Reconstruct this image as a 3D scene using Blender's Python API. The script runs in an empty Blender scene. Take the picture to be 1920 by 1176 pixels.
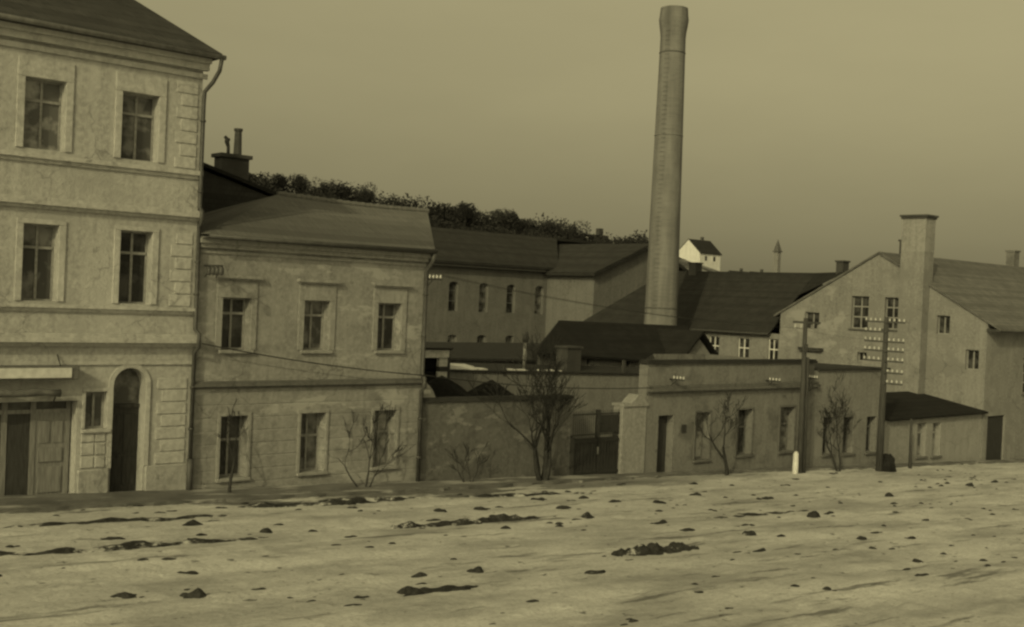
import bpy, bmesh, math, random
from mathutils import Vector, Matrix, noise
random.seed(7)
S = bpy.context.scene
COL = S.collection
R = math.radians
TAU = math.tau

# ------------------------------------------------------------------ helpers
class MB:
    def __init__(self):
        self.v = []; self.f = []
    def quad(self, *pts):
        n = len(self.v); self.v += [tuple(p) for p in pts]; self.f.append(tuple(range(n, n + len(pts))))
    def box(self, x0, x1, y0, y1, z0, z1):
        n = len(self.v)
        self.v += [(x0,y0,z0),(x1,y0,z0),(x1,y1,z0),(x0,y1,z0),(x0,y0,z1),(x1,y0,z1),(x1,y1,z1),(x0,y1,z1)]
        self.f += [(n,n+3,n+2,n+1),(n+4,n+5,n+6,n+7),(n,n+1,n+5,n+4),(n+1,n+2,n+6,n+5),(n+2,n+3,n+7,n+6),(n+3,n,n+4,n+7)]
        return self
    def hexa(self, b, t):                       # two 4-point rings
        n = len(self.v); self.v += [tuple(p) for p in b] + [tuple(p) for p in t]
        self.f += [(n,n+3,n+2,n+1),(n+4,n+5,n+6,n+7)] + [(n+i, n+(i+1)%4, n+4+(i+1)%4, n+4+i) for i in range(4)]
        return self
    def prism(self, ring, off):                 # any polygon extruded by a vector
        k = len(ring); n = len(self.v); o = Vector(off)
        self.v += [tuple(p) for p in ring] + [tuple(Vector(p) + o) for p in ring]
        self.f += [tuple(range(n, n+k))[::-1], tuple(range(n+k, n+2*k))]
        self.f += [(n+i, n+(i+1)%k, n+k+(i+1)%k, n+k+i) for i in range(k)]
        return self
    def slab(self, pts, th):
        return self.prism([(p[0],p[1],p[2]-th) for p in pts], (0,0,th))
    def tube(self, path, rad, n=8, caps=True):
        P = [Vector(p) for p in path]
        if not isinstance(rad, (list, tuple)): rad = [rad]*len(P)
        base = len(self.v); prev = None
        for i, p in enumerate(P):
            d = (P[min(i+1, len(P)-1)] - P[max(i-1, 0)]).normalized()
            if prev is None:
                a = d.cross(Vector((0,0,1)));  a = a if a.length > 1e-3 else Vector((1,0,0))
            else:
                a = prev - d*prev.dot(d)
            a.normalize(); prev = a; b = d.cross(a)
            for k in range(n):
                t = TAU*k/n; self.v.append(tuple(p + (a*math.cos(t) + b*math.sin(t))*rad[i]))
        for i in range(len(P)-1):
            for k in range(n):
                q = base + i*n
                self.f.append((q+k, q+(k+1)%n, q+n+(k+1)%n, q+n+k))
        if caps:
            self.f.append(tuple(base+k for k in range(n))[::-1]); q = base+(len(P)-1)*n
            self.f.append(tuple(q+k for k in range(n)))
        return self
    def build(self, name, m, parent=None, smooth=False, bevel=0):
        me = bpy.data.meshes.new(name)
        off = Vector(parent['_o']) if parent is not None and '_o' in parent else Vector((0,0,0))
        me.from_pydata([tuple(Vector(v)-off) for v in self.v], [], self.f)
        bm = bmesh.new(); bm.from_mesh(me); bmesh.ops.recalc_face_normals(bm, faces=bm.faces); bm.to_mesh(me); bm.free()
        me.materials.append(m)
        if smooth:
            for p in me.polygons: p.use_smooth = True
        o = bpy.data.objects.new(name, me); COL.objects.link(o)
        if parent is not None:
            o.parent = parent; o['_o'] = tuple(off)
        if bevel:
            b = o.modifiers.new('bev','BEVEL'); b.width = bevel; b.segments = 1; b.limit_method = 'ANGLE'; b.angle_limit = R(40)
        return o

def tag(o, label, cat, group=None, kind=None):
    if label: o['label'] = label
    if cat: o['category'] = cat
    if group: o['group'] = group
    if kind: o['kind'] = kind
    return o
def thing(name, loc, label, cat, group=None):
    o = bpy.data.objects.new(name, None); COL.objects.link(o); o.location = loc; o['_o'] = tuple(loc)
    o.empty_display_size = .3
    return tag(o, label, cat, group)
def copy_tree(o, parent=None):
    c = o.copy(); COL.objects.link(c); c.parent = parent
    for ch in list(o.children): copy_tree(ch, c)
    return c

def sl(x):                                     # the street falls gently to the right
    return -.042*min(max(x, -40), 75)

# ------------------------------------------------------------------ materials
def nodes(name):
    m = bpy.data.materials.new(name); m.use_nodes = True
    t = m.node_tree; t.nodes.clear()
    out = t.nodes.new('ShaderNodeOutputMaterial'); b = t.nodes.new('ShaderNodeBsdfPrincipled')
    t.links.new(b.outputs[0], out.inputs[0])
    return m, t, b
def N(t, typ, **kw):
    n = t.nodes.new(typ)
    for k, v in kw.items():
        if k.startswith('_'): setattr(n, k[1:], v)
        else: n.inputs[k.replace('_', ' ')].default_value = v
    return n
def g(v): return (v, v*.99, v*.96, 1)
def coord(t, scale=(1,1,1)):
    c = t.nodes.new('ShaderNodeTexCoord'); mp = t.nodes.new('ShaderNodeMapping'); mp.inputs['Scale'].default_value = scale
    t.links.new(c.outputs['Object'], mp.inputs[0]); return mp.outputs[0]
def noise_fac(t, vec, scale, detail, lo, hi, rough=.55):
    n = N(t, 'ShaderNodeTexNoise', Scale=scale, Detail=detail, Roughness=rough); t.links.new(vec, n.inputs['Vector'])
    r = t.nodes.new('ShaderNodeMapRange'); r.inputs['From Min'].default_value = lo; r.inputs['From Max'].default_value = hi
    r.clamp = True; t.links.new(n.outputs[0], r.inputs[0]); return r.outputs[0]
def mix(t, fac, a, b):
    m = t.nodes.new('ShaderNodeMix'); m.data_type = 'RGBA'
    if isinstance(fac, (int, float)): m.inputs[0].default_value = fac
    else: t.links.new(fac, m.inputs[0])
    for i, c in ((6, a), (7, b)):
        if isinstance(c, tuple): m.inputs[i].default_value = c
        else: t.links.new(c, m.inputs[i])
    return m.outputs[2]
def math_n(t, op, a, b=None):
    m = t.nodes.new('ShaderNodeMath'); m.operation = op
    for i, c in ((0, a), (1, b)):
        if c is None: continue
        if isinstance(c, (int, float)): m.inputs[i].default_value = c
        else: t.links.new(c, m.inputs[i])
    return m.outputs[0]
def bump(t, b, h, strength, dist, prev=None):
    n = t.nodes.new('ShaderNodeBump'); n.inputs['Strength'].default_value = strength; n.inputs['Distance'].default_value = dist
    t.links.new(h, n.inputs['Height'])
    if prev: t.links.new(prev, n.inputs['Normal'])
    t.links.new(n.outputs[0], b.inputs['Normal']); return n.outputs[0]

def plaster(name, base, patch=None, stain=None, groove=0, amount=(.52,.62), pale=None, rough=.92):
    """lime plaster: cloudy tone, rain streaks, bare patches with their own outline, optional horizontal joint grooves"""
    m, t, b = nodes(name)
    v = coord(t)
    c = mix(t, noise_fac(t, v, .7, 5, .3, .7), g(base*.84), g(base*1.14))
    c = mix(t, noise_fac(t, coord(t, (2.2, 2.2, .16)), 1.6, 5, .42, .75), c, g(base*.73))
    c = mix(t, noise_fac(t, v, 7, 4, .4, .75), c, g(base*1.22))
    if patch is not None:
        c = mix(t, noise_fac(t, coord(t, (1, 1, 1.5)), .55, 7, amount[0], amount[1], .62), c, g(patch))
    if pale is not None:
        c = mix(t, noise_fac(t, coord(t, (.8, .8, 1.9)), .8, 7, .57, .61, .62), c, g(pale))
    if stain is not None:
        c = mix(t, noise_fac(t, v, 2.6, 8, .6, .7, .7), c, g(stain))
    t.links.new(c, b.inputs['Base Color']); b.inputs['Roughness'].default_value = rough; b.inputs['Specular IOR Level'].default_value = .2
    c0 = b.inputs['Base Color'].links[0].from_socket               # hairline cracks
    vo = t.nodes.new('ShaderNodeTexVoronoi'); vo.feature = 'DISTANCE_TO_EDGE'; vo.inputs['Scale'].default_value = .55
    wv = N(t, 'ShaderNodeTexNoise', Scale=1.5, Detail=5); t.links.new(v, wv.inputs['Vector'])
    ad = t.nodes.new('ShaderNodeVectorMath'); ad.operation = 'ADD'; t.links.new(v, ad.inputs[0]); t.links.new(wv.outputs[1], ad.inputs[1]); t.links.new(ad.outputs[0], vo.inputs['Vector'])
    ck = t.nodes.new('ShaderNodeMapRange'); ck.inputs['From Min'].default_value = .004; ck.inputs['From Max'].default_value = .016; ck.inputs['To Min'].default_value = .5; ck.inputs['To Max'].default_value = 0; t.links.new(vo.outputs[0], ck.inputs[0])
    t.links.new(mix(t, math_n(t, 'MULTIPLY', ck.outputs[0], noise_fac(t, v, .45, 3, .5, .6)), c0, g(base*.4)), b.inputs['Base Color'])
    nn = N(t, 'ShaderNodeTexNoise', Scale=14, Detail=6); t.links.new(v, nn.inputs['Vector'])
    p = bump(t, b, nn.outputs[0], .5, .035)
    n2 = N(t, 'ShaderNodeTexNoise', Scale=1.3, Detail=4); t.links.new(v, n2.inputs['Vector'])
    p = bump(t, b, n2.outputs[0], .5, .12, p)
    if groove:
        s = t.nodes.new('ShaderNodeSeparateXYZ'); t.links.new(v, s.inputs[0])
        fr = math_n(t, 'FRACT', math_n(t, 'DIVIDE', s.outputs[2], groove))
        tri = math_n(t, 'ABSOLUTE', math_n(t, 'SUBTRACT', fr, .5))
        h = t.nodes.new('ShaderNodeMapRange'); h.inputs['From Min'].default_value = 0; h.inputs['From Max'].default_value = .08
        t.links.new(tri, h.inputs[0])
        low = math_n(t, 'GREATER_THAN', s.outputs[2], 3.2)      # joints only on the ground floor
        bump(t, b, math_n(t, 'MAXIMUM', h.outputs[0], low), .5, .03, p)
    return m

def tiles(name, base, row=.15, rough=.85, snow=0, col=.22, axis=2, blot=1.25, rows=.4):
    """tiled roof: rows step with height, tiles along the eave, weathered row by row"""
    m, t, b = nodes(name)
    v = coord(t); s = t.nodes.new('ShaderNodeSeparateXYZ'); t.links.new(v, s.inputs[0])
    cb = t.nodes.new('ShaderNodeCombineXYZ')
    t.links.new(s.outputs[0] if axis == 1 else math_n(t, 'ADD', s.outputs[0], s.outputs[1]), cb.inputs[0]); t.links.new(s.outputs[axis], cb.inputs[1])
    br = t.nodes.new('ShaderNodeTexBrick'); t.links.new(cb.outputs[0], br.inputs['Vector'])
    br.inputs['Scale'].default_value = 1; br.inputs['Brick Width'].default_value = col; br.inputs['Row Height'].default_value = row
    br.inputs['Mortar Size'].default_value = .012; br.inputs['Color1'].default_value = g(base*.88); br.inputs['Color2'].default_value = g(base*1.14)
    br.inputs['Mortar'].default_value = g(base*.5)
    c = mix(t, noise_fac(t, v, 1.6, 6, .4, .75), br.outputs[0], g(base*blot))
    c = mix(t, noise_fac(t, v, .5, 4, .5, .8), c, g(base*(2-blot)))
    wn = t.nodes.new('ShaderNodeTexWhiteNoise'); wn.noise_dimensions = '1D'
    t.links.new(math_n(t, 'FLOOR', math_n(t, 'DIVIDE', s.outputs[axis], row)), wn.inputs['W'])
    c = mix(t, math_n(t, 'MULTIPLY', wn.outputs[0], rows), c, g(base*.4))
    if snow:
        c = mix(t, noise_fac(t, coord(t, (.35, 1, 1)), 1.1, 5, snow, snow+.03), c, g(.7))
    t.links.new(c, b.inputs['Base Color']); b.inputs['Roughness'].default_value = rough; b.inputs['Specular IOR Level'].default_value = .15
    fr = math_n(t, 'FRACT', math_n(t, 'DIVIDE', s.outputs[axis], row))
    p = bump(t, b, fr, .8, .05)
    n2 = N(t, 'ShaderNodeTexNoise', Scale=2.2, Detail=6); t.links.new(v, n2.inputs['Vector'])
    bump(t, b, n2.outputs[0], .3, .04, p)
    return m

def plain(name, base, rough=.8, var=.3, scale=6, metal=0, bumpd=.01, stretch=(1,1,1), spec=.3):
    m, t, b = nodes(name); v = coord(t, stretch)
    c = mix(t, noise_fac(t, v, scale, 5, .3, .7), g(base*(1-var)), g(base*(1+var)))
    t.links.new(c, b.inputs['Base Color']); b.inputs['Roughness'].default_value = rough; b.inputs['Metallic'].default_value = metal
    b.inputs['Specular IOR Level'].default_value = spec
    nn = N(t, 'ShaderNodeTexNoise', Scale=scale*3, Detail=5); t.links.new(v, nn.inputs['Vector']); bump(t, b, nn.outputs[0], .5, bumpd)
    return m

def brickwork(name, base, w=.26, h=.085, var=.14):
    m, t, b = nodes(name); v = coord(t); s = t.nodes.new('ShaderNodeSeparateXYZ'); t.links.new(v, s.inputs[0])
    cb = t.nodes.new('ShaderNodeCombineXYZ')
    t.links.new(math_n(t, 'ADD', s.outputs[0], s.outputs[1]), cb.inputs[0]); t.links.new(s.outputs[2], cb.inputs[1])
    br = t.nodes.new('ShaderNodeTexBrick'); t.links.new(cb.outputs[0], br.inputs['Vector'])
    br.inputs['Scale'].default_value = 1; br.inputs['Brick Width'].default_value = w; br.inputs['Row Height'].default_value = h
    br.inputs['Mortar Size'].default_value = .01; br.inputs['Color1'].default_value = g(base*(1-var)); br.inputs['Color2'].default_value = g(base*(1+var)); br.inputs['Mortar'].default_value = g(base*1.2)
    c = mix(t, noise_fac(t, coord(t, (1.6,1.6,.12)), .9, 6, .4, .72), br.outputs[0], g(base*.55))
    c = mix(t, noise_fac(t, coord(t, (1,1,.6)), .5, 5, .5, .8), c, g(base*1.35))
    t.links.new(c, b.inputs['Base Color']); b.inputs['Roughness'].default_value = .9
    bump(t, b, br.outputs['Fac'], -.3, .01)
    return m

def glass(name, base=.012):
    m, t, b = nodes(name); v = coord(t)
    c = mix(t, noise_fac(t, v, 1.4, 3, .45, .6), g(base), g(base*3.5))
    t.links.new(c, b.inputs['Base Color']); b.inputs['Roughness'].default_value = .12; b.inputs['IOR'].default_value = 1.5
    nn = N(t, 'ShaderNodeTexNoise', Scale=1.8, Detail=1); t.links.new(v, nn.inputs['Vector']); bump(t, b, nn.outputs[0], .25, .03)
    return m

M = {}
M['plaster_a'] = plaster('pale_plaster', .375, patch=.33, stain=.25, amount=(.55,.7))
M['trim_a'] = plaster('pale_trim', .40, stain=.3)
M['plinth'] = plaster('rough_plinth', .31, patch=.42, stain=.2, amount=(.55,.6))
M['plaster_b'] = plaster('grey_plaster', .25, patch=.19, stain=.15, groove=.42, amount=(.55,.63), pale=.33)
M['trim_b'] = plaster('grey_trim', .26, stain=.24)
M['plaster_wall'] = plaster('dark_wall_plaster', .125, patch=.08, stain=.06, amount=(.55,.66), pale=.2)  # dark base tone broken by random darker and paler patches
M['plaster_gate'] = plaster('gatehouse_plaster', .175, patch=.125, stain=.1, amount=(.53,.63))
M['trim_gate'] = plaster('gatehouse_trim', .12, stain=.12)
M['plaster_pier'] = plaster('pier_plaster', .26, patch=.24, stain=.22, amount=(.55,.66))
M['plaster_hall'] = plaster('hall_plaster', .13, patch=.15, stain=.12)
M['plaster_wing'] = plaster('wing_plaster', .14, stain=.14)
M['plaster_j'] = plaster('workshop_plaster', .2, patch=.22, stain=.18, amount=(.55,.64))
M['plaster_g'] = plaster('gable_plaster', .215, patch=.19, stain=.15, amount=(.5,.6))
M['limewash'] = plaster('limewashed_plaster', .2, patch=.27, stain=.22, amount=(.52,.6))
M['plaster_f'] = plaster('office_plaster', .2, stain=.2)
M['plaster_l'] = plaster('annex_plaster', .25, patch=.27, stain=.22)
M['plaster_d'] = plaster('yard_plaster', .2, patch=.18, stain=.15)
M['white_wall'] = plaster('white_plaster', .62, stain=.5)
M['tiles_b'] = tiles('grey_tiles', .16, row=.5, axis=1, blot=1.05, rows=.8)
M['tiles_dark'] = tiles('dark_tiles', .036)
M['tiles_black'] = tiles('tarred_tiles', .022, row=.13)
M['tiles_hall'] = tiles('hall_tiles', .042, row=.2)
M['tiles_g'] = tiles('pale_tiles', .16, row=.16, col=.3)
M['slate'] = tiles('slate_hanging', .062, row=.2)
M['felt'] = plain('tar_felt', .03, .9, .3, 3)
M['felt_snow'] = tiles('tar_felt_with_snow', .05, row=3, snow=.53)
M['soffit'] = plain('dark_boards', .05, .9, .3, 4)
M['dark_iron'] = plain('dark_iron', .035, .6, .3, 8)
M['zinc'] = plain('weathered_zinc', .17, .55, .3, 5, spec=.5)
M['zinc_dark'] = plain('dark_zinc', .06, .55, .3, 5, spec=.4)
M['sash'] = plain('painted_sash', .26, .6, .25, 9)
M['sash_dark'] = plain('worn_sash', .12, .7, .3, 9)
M['glass'] = glass('window_glass', .02)
M['glass_pale'] = glass('hazy_window_glass', .06)
M['glass_curtain'] = glass('curtained_window_glass', .11)
M['door'] = plain('dark_door_boards', .045, .8, .35, 5, stretch=(4,4,.4))
M['door_grey'] = plain('grey_door_boards', .19, .8, .3, 5, stretch=(4,4,.4))
M['gate'] = plain('gate_boards', .032, .85, .35, 5, stretch=(5,5,.4))
M['sign'] = plain('sign_board', .55, .7, .15, 5)
M['sign_side'] = plain('sign_box', .12, .8, .3, 5)
M['timber'] = plain('pole_timber', .055, .9, .4, 5, stretch=(4,4,.3))
M['porcelain'] = plain('porcelain', .42, .25, .05, 5, spec=.6)
M['white_wood'] = plain('white_boards', .6, .8, .2, 5)
M['white_stone'] = plain('whitewashed_stone', .6, .85, .12, 6)
M['stack_brick'] = brickwork('stack_brick', .17)
M['stack_band'] = plain('stack_bands', .1, .8, .3, 5)
M['chimney_brick'] = brickwork('chimney_brick', .06)
M['coal'] = plain('coal', .014, .9, .5, 7, bumpd=.15)
def mud_material(name, lo, hi):
    m, t, b = nodes(name); v = coord(t, (.6, 1, 1))
    c = mix(t, noise_fac(t, v, 5, 5, .3, .7), g(.022), g(.055))
    c = mix(t, noise_fac(t, v, 2.6, 7, lo, hi, .7), c, g(.42))          # snow still lying between the lumps
    t.links.new(c, b.inputs['Base Color']); b.inputs['Roughness'].default_value = .95; b.inputs['Specular IOR Level'].default_value = .15
    nn = N(t, 'ShaderNodeTexNoise', Scale=12, Detail=6); t.links.new(v, nn.inputs['Vector']); bump(t, b, nn.outputs[0], .7, .1)
    return m
M['mud'] = mud_material('mud', .62, .68)
M['mud_snowy'] = mud_material('mud_and_snow', .54, .6)
M['bark'] = plain('bark', .035, .9, .35, 9)
M['bark_dark'] = plain('dark_bark', .024, .9, .35, 9)
M['needles'] = plain('evergreen_leaves', .026, .9, .25, .9)
M['kerb'] = plain('kerb_stone', .2, .9, .3, 4)
def pavement_material():
    m, t, b = nodes('trodden_pavement'); v = coord(t, (.5, 1, 1))
    c = mix(t, noise_fac(t, v, 1.2, 6, .3, .7), g(.075), g(.17))
    c = mix(t, noise_fac(t, coord(t, (.3, 1.4, 1)), 1.3, 8, .53, .62, .68), c, g(.34))
    t.links.new(c, b.inputs['Base Color']); b.inputs['Roughness'].default_value = .9
    nn = N(t, 'ShaderNodeTexNoise', Scale=7, Detail=7); t.links.new(v, nn.inputs['Vector']); bump(t, b, nn.outputs[0], .7, .08)
    return m
M['pavement'] = pavement_material()
M['wire'] = plain('wire', .03, .7)

def ground_material():
    m, t, b = nodes('trodden_snow')
    v = coord(t)
    c = mix(t, noise_fac(t, coord(t, (.3,1.3,1)), .5, 5, .3, .7), g(.46), g(.68))
    # grey slush drawn out along the street
    slush = noise_fac(t, coord(t, (.26,.85,1)), .9, 9, .46, .64, .7)
    c = mix(t, math_n(t, 'MULTIPLY', slush, .62), c, g(.22))
    # wheel-worn muddy streaks, thin and broken
    streak = noise_fac(t, coord(t, (.16,1.5,1)), 1.1, 8, .585, .65, .66)
    c = mix(t, math_n(t, 'MULTIPLY', streak, .75), c, g(.085))
    crumb = noise_fac(t, coord(t, (.6,1,1)), 3.4, 6, .64, .68, .62)
    c = mix(t, math_n(t, 'MULTIPLY', crumb, .85), c, g(.07))
    c = mix(t, noise_fac(t, coord(t, (.8,1,1)), 11, 5, .5, .8, .7), c, g(.3))
    # the gutter strip beside the houses is churned mud
    s = t.nodes.new('ShaderNodeSeparateXYZ'); t.links.new(v, s.inputs[0])
    wob = N(t, 'ShaderNodeTexNoise', Scale=.55, Detail=7, Roughness=.65); t.links.new(coord(t, (.45,1.6,1)), wob.inputs['Vector'])
    yy = math_n(t, 'ADD', s.outputs[1], math_n(t, 'MULTIPLY', math_n(t, 'SUBTRACT', wob.outputs[0], .5), 9.))
    mr = t.nodes.new('ShaderNodeMapRange'); mr.inputs['From Min'].default_value = -2.6; mr.inputs['From Max'].default_value = -2.1; t.links.new(yy, mr.inputs[0])
    xr = t.nodes.new('ShaderNodeMapRange'); xr.inputs['From Min'].default_value = 30; xr.inputs['From Max'].default_value = 12; t.links.new(s.outputs[0], xr.inputs[0])
    c = mix(t, math_n(t, 'MULTIPLY', math_n(t, 'MULTIPLY', mr.outputs[0], .85), xr.outputs[0]), c, g(.09))
    t.links.new(c, b.inputs['Base Color']); b.inputs['Roughness'].default_value = .8; b.inputs['Specular IOR Level'].default_value = .25
    n1 = N(t, 'ShaderNodeTexNoise', Scale=6, Detail=8, Roughness=.65); t.links.new(coord(t, (.7,1,1)), n1.inputs['Vector'])
    p = bump(t, b, n1.outputs[0], .6, .12)
    n2 = N(t, 'ShaderNodeTexNoise', Scale=1.1, Detail=5); t.links.new(coord(t, (.25,1.4,1)), n2.inputs['Vector'])
    bump(t, b, n2.outputs[0], .35, .12, p)
    return m
M['snow'] = ground_material()

def hill_material():
    m, t, b = nodes('wooded_hillside'); v = coord(t)
    c = mix(t, noise_fac(t, v, .3, 6, .52, .56), g(.04), g(.25))
    t.links.new(c, b.inputs['Base Color']); b.inputs['Roughness'].default_value = .95
    return m
M['hill'] = hill_material()

# ------------------------------------------------------------------ wall planes with openings
def facing_street(y0):  return lambda u, z, w=0: (u, y0 + w, z)      # u = X, w = into the building
def facing_left(x0):    return lambda u, z, w=0: (x0 + w, u, z)      # u = Y
def wall_plane(mb, P, u0, u1, bot, top, holes, depth=.45, splits=()):
    """a wall sheet with real openings; each hole = (u0,u1,z0,z1[, arch_rise])"""
    fb = bot if callable(bot) else (lambda u: bot)
    ft = top if callable(top) else (lambda u: top)
    us = {u0, u1} | {s for s in splits if u0 < s < u1}
    for h in holes: us |= {h[0], h[1]}
    us = sorted(us)
    for a, b in zip(us, us[1:]):
        hs = sorted([h for h in holes if h[0] <= a + 1e-6 and h[1] >= b - 1e-6], key=lambda h: h[2])
        lo = (fb(a), fb(b))
        for h in hs:
            mb.quad(P(a, lo[0]), P(b, lo[1]), P(b, h[2]), P(a, h[2])); lo = (h[3], h[3])
        mb.quad(P(a, lo[0]), P(b, lo[1]), P(b, ft(b)), P(a, ft(a)))
    for h in holes:
        a, b, z0, z1 = h[:4]; rise = h[4] if len(h) > 4 else 0
        zs = z1 - rise
        mb.quad(P(a, z0), P(a, zs), P(a, zs, depth), P(a, z0, depth))
        mb.quad(P(b, z0), P(b, zs), P(b, zs, depth), P(b, z0, depth))
        mb.quad(P(a, z0), P(b, z0), P(b, z0, depth), P(a, z0, depth))
        if not rise:
            mb.quad(P(a, z1), P(b, z1), P(b, z1, depth), P(a, z1, depth))
        else:
            n = 12; mid = (a+b)/2; hw = (b-a)/2
            arc = [(mid - hw*math.cos(math.pi*i/n), zs + rise*math.sin(math.pi*i/n)) for i in range(n+1)]
            for (p, q), (r, s) in zip(arc, arc[1:]):
                mb.quad(P(p, q), P(r, s), P(r, z1), P(p, z1))
                mb.quad(P(p, q), P(r, s), P(r, s, depth), P(p, q, depth))

def pbox(mb, P, u0, u1, z0, z1, w0, w1):
    a, b = P(u0, z0, w0), P(u1, z1, w1)
    mb.box(min(a[0],b[0]), max(a[0],b[0]), min(a[1],b[1]), max(a[1],b[1]), min(a[2],b[2]), max(a[2],b[2]))

def window(root, P, hole, rec=.3, style='casement', sash='sash', pane='glass', sill=True, trim=None, tm='trim_b', tw=.14, hood=0, name='window'):
    a, b, z0, z1 = hole[:4]; W = b-a; H = z1-z0
    mb = MB(); fw = .055; w0, w1 = rec, rec+.07
    pbox(mb, P, a, a+fw, z0, z1, w0, w1); pbox(mb, P, b-fw, b, z0, z1, w0, w1)
    pbox(mb, P, a+fw, b-fw, z0, z0+fw, w0, w1); pbox(mb, P, a+fw, b-fw, z1-fw, z1, w0, w1)
    bars = {'casement': ([.5], [.70]), 'low': ([.5], [.60]), 'grid': ([.5], [.36, .68]), 'slim': ([], [.35, .7]), 'small': ([.5], [])}[style]
    for q in bars[1]: pbox(mb, P, a+fw, b-fw, z0+H*q-.04, z0+H*q+.04, w0-.02, w1)
    for q in bars[0]:
        zs = [z0+fw] + [z0+H*k for k in bars[1]] + [z1-fw]
        for k in range(len(zs)-1):
            pbox(mb, P, a+W*q-.035, a+W*q+.035, zs[k]+(.04 if k else 0), zs[k+1]-(.04 if k < len(zs)-2 else 0), w0-.01, w1)
    f = mb.build(name, M[sash], root)
    pm = MB(); pm.quad(P(a+.01, z0+.01, rec+.045), P(b-.01, z0+.01, rec+.045), P(b-.01, z1-.01, rec+.045), P(a+.01, z1-.01, rec+.045)); pm.build('pane', M[pane], f)
    if sill:
        s = MB(); pbox(s, P, a-.12, b+.12, z0-.11, z0-.003, -.13, -.002); s.build('sill', M[tm], f, bevel=.015)
    if trim:
        s = MB(); zt = z1 + trim
        pbox(s, P, a-tw, a-.003, z0, z1, -.05, -.002); pbox(s, P, b+.003, b+tw, z0, z1, -.05, -.002)
        pbox(s, P, a-tw, b+tw, z1+.003, zt, -.05, -.002)
        s.build('surround', M[tm], f, bevel=.01)
    if hood:
        s = MB(); pbox(s, P, a-tw-.1, b+tw+.1, z1+trim+.06, z1+trim+.16, -.2, -.002); pbox(s, P, a-tw-.05, b+tw+.05, z1+trim+.003, z1+trim+.057, -.13, -.002)
        s.build('hood', M[tm], f)
    return f

def band(root, P, u0, u1, steps, m, name='string_course'):
    s = MB()
    for (z0, z1, pr) in steps: pbox(s, P, u0, u1, z0, z1, -pr, -.003)
    return s.build(name, m, root)

# ------------------------------------------------------------------ corner house (tall, at the left)
A = thing('corner_house', (-8, 5, 0), 'tall pale three-storey corner house with a shop and an arched doorway', 'house')
P = facing_street(0)
axes = [-1.95 - 2.83*k for k in range(5)]
up3 = [(x-.6, x+.55, 10.2, 12.2) for x in axes]
up2 = [(x-.5, x+.5, 5.88, 8.07) for x in axes]
shop = (-8.6, -3.55, .1, 3.0)
small = (-3.32, -2.68, 2.15, 3.25)
arch = (-2.5, -1.48, .12, 3.95, .51)
far_w = [(-10.9, -9.9, 1.1, 3.2), (-13.3, -12.3, 1.1, 3.2)]
mb = MB()
wall_plane(mb, P, -15, 0, -.6, 13.55, up3+up2+[shop, small, arch]+far_w, depth=.5)
mb.quad((0,0,-.6),(0,10,-.6),(0,10,13.55),(0,0,13.55)); mb.quad((-15,0,-.6),(-15,10,-.6),(-15,10,13.55),(-15,0,13.55))
mb.quad((-15,10,-.6),(0,10,-.6),(0,10,13.55),(-15,10,13.55))
mb.build('wall', M['plaster_a'], A)
for i_, h in enumerate(up3): window(A, P, h, .32, 'casement', pane=('glass_pale','glass_curtain')[i_ % 2], sash='sash', trim=.55, tm='trim_a', tw=.22, sill=False)
for i_, h in enumerate(up2): window(A, P, h, .32, 'casement', pane=('glass','glass_pale')[i_ % 2], sash='sash', trim=.14, tm='trim_a', tw=.2, sill=False)
for h in far_w: window(A, P, h, .3, 'casement', trim=.1, tm='trim_a')
window(A, P, small, .2, 'small', trim=.1, tm='trim_a', tw=.1, pane='glass_pale')
band(A, P, -15, .06, [(9.82, 9.93, .07), (9.93, 10.06, .16)], M['trim_a'])
band(A, P, -15, .1, [(8.52, 8.62, .1), (8.62, 8.74, .22), (8.74, 8.84, .14)], M['trim_a'])
band(A, P, -15, .06, [(5.6, 5.7, .08), (5.7, 5.8, .17)], M['trim_a'])
band(A, P, -15, .28, [(4.6, 4.72, .14), (4.72, 4.86, .34), (4.86, 4.98, .24)], M['trim_a'], 'cornice')
band(A, P, -15, -.02, [(4.05, 4.16, .07)], M['trim_a'])
band(A, P, -15, .12, [(12.95, 13.1, .08), (13.2, 13.4, .2), (13.4, 13.55, .34)], M['trim_a'], 'cornice')
for lo, hi, x0 in ((.98, 4.0, -1.12), (5.85, 8.45, -.85), (10.12, 12.8, -.85)):
    k = 0; zz = lo; q = MB()                                   # corner rustication, one strip per storey
    while zz + .36 < hi:
        pbox(q, P, x0 + (.16 if k % 2 else 0), -.14, zz, zz+.345, -.032, -.003); zz += .385; k += 1
    q.build('quoin', M['trim_a'], A, bevel=.02)
q = MB()
for zz in [.99, 1.375, 1.76]:
    pbox(q, P, -3.42, -3.02, zz, zz+.345, -.04, -.003); pbox(q, P, -2.99, -2.68, zz, zz+.345, -.04, -.003)
q.build('ashlar_panel', M['trim_a'], A, bevel=.02)
for a, b in ((-1.42, -.02), (-3.5, -2.56), (-15, -8.65)):
    q = MB(); pbox(q, P, a, b, -.5, .95, -.09, -.003); q.build('plinth', M['plinth'], A, bevel=.03)
q = MB()                                                     # arch moulding
mid, hw, zs = -1.99, .51, 3.44
ring = [(mid-hw*math.cos(math.pi*i/14), zs+.51*math.sin(math.pi*i/14)) for i in range(15)]
ring2 = [(mid-(hw+.14)*math.cos(math.pi*i/14), zs+.65*math.sin(math.pi*i/14)) for i in range(15)]
for i in range(14):
    a0,a1,b0,b1 = ring[i],ring[i+1],ring2[i],ring2[i+1]
    q.hexa([P(*a0,-.003),P(*a1,-.003),P(*b1,-.003),P(*b0,-.003)], [P(*a0,-.055),P(*a1,-.055),P(*b1,-.055),P(*b0,-.055)])
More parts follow.
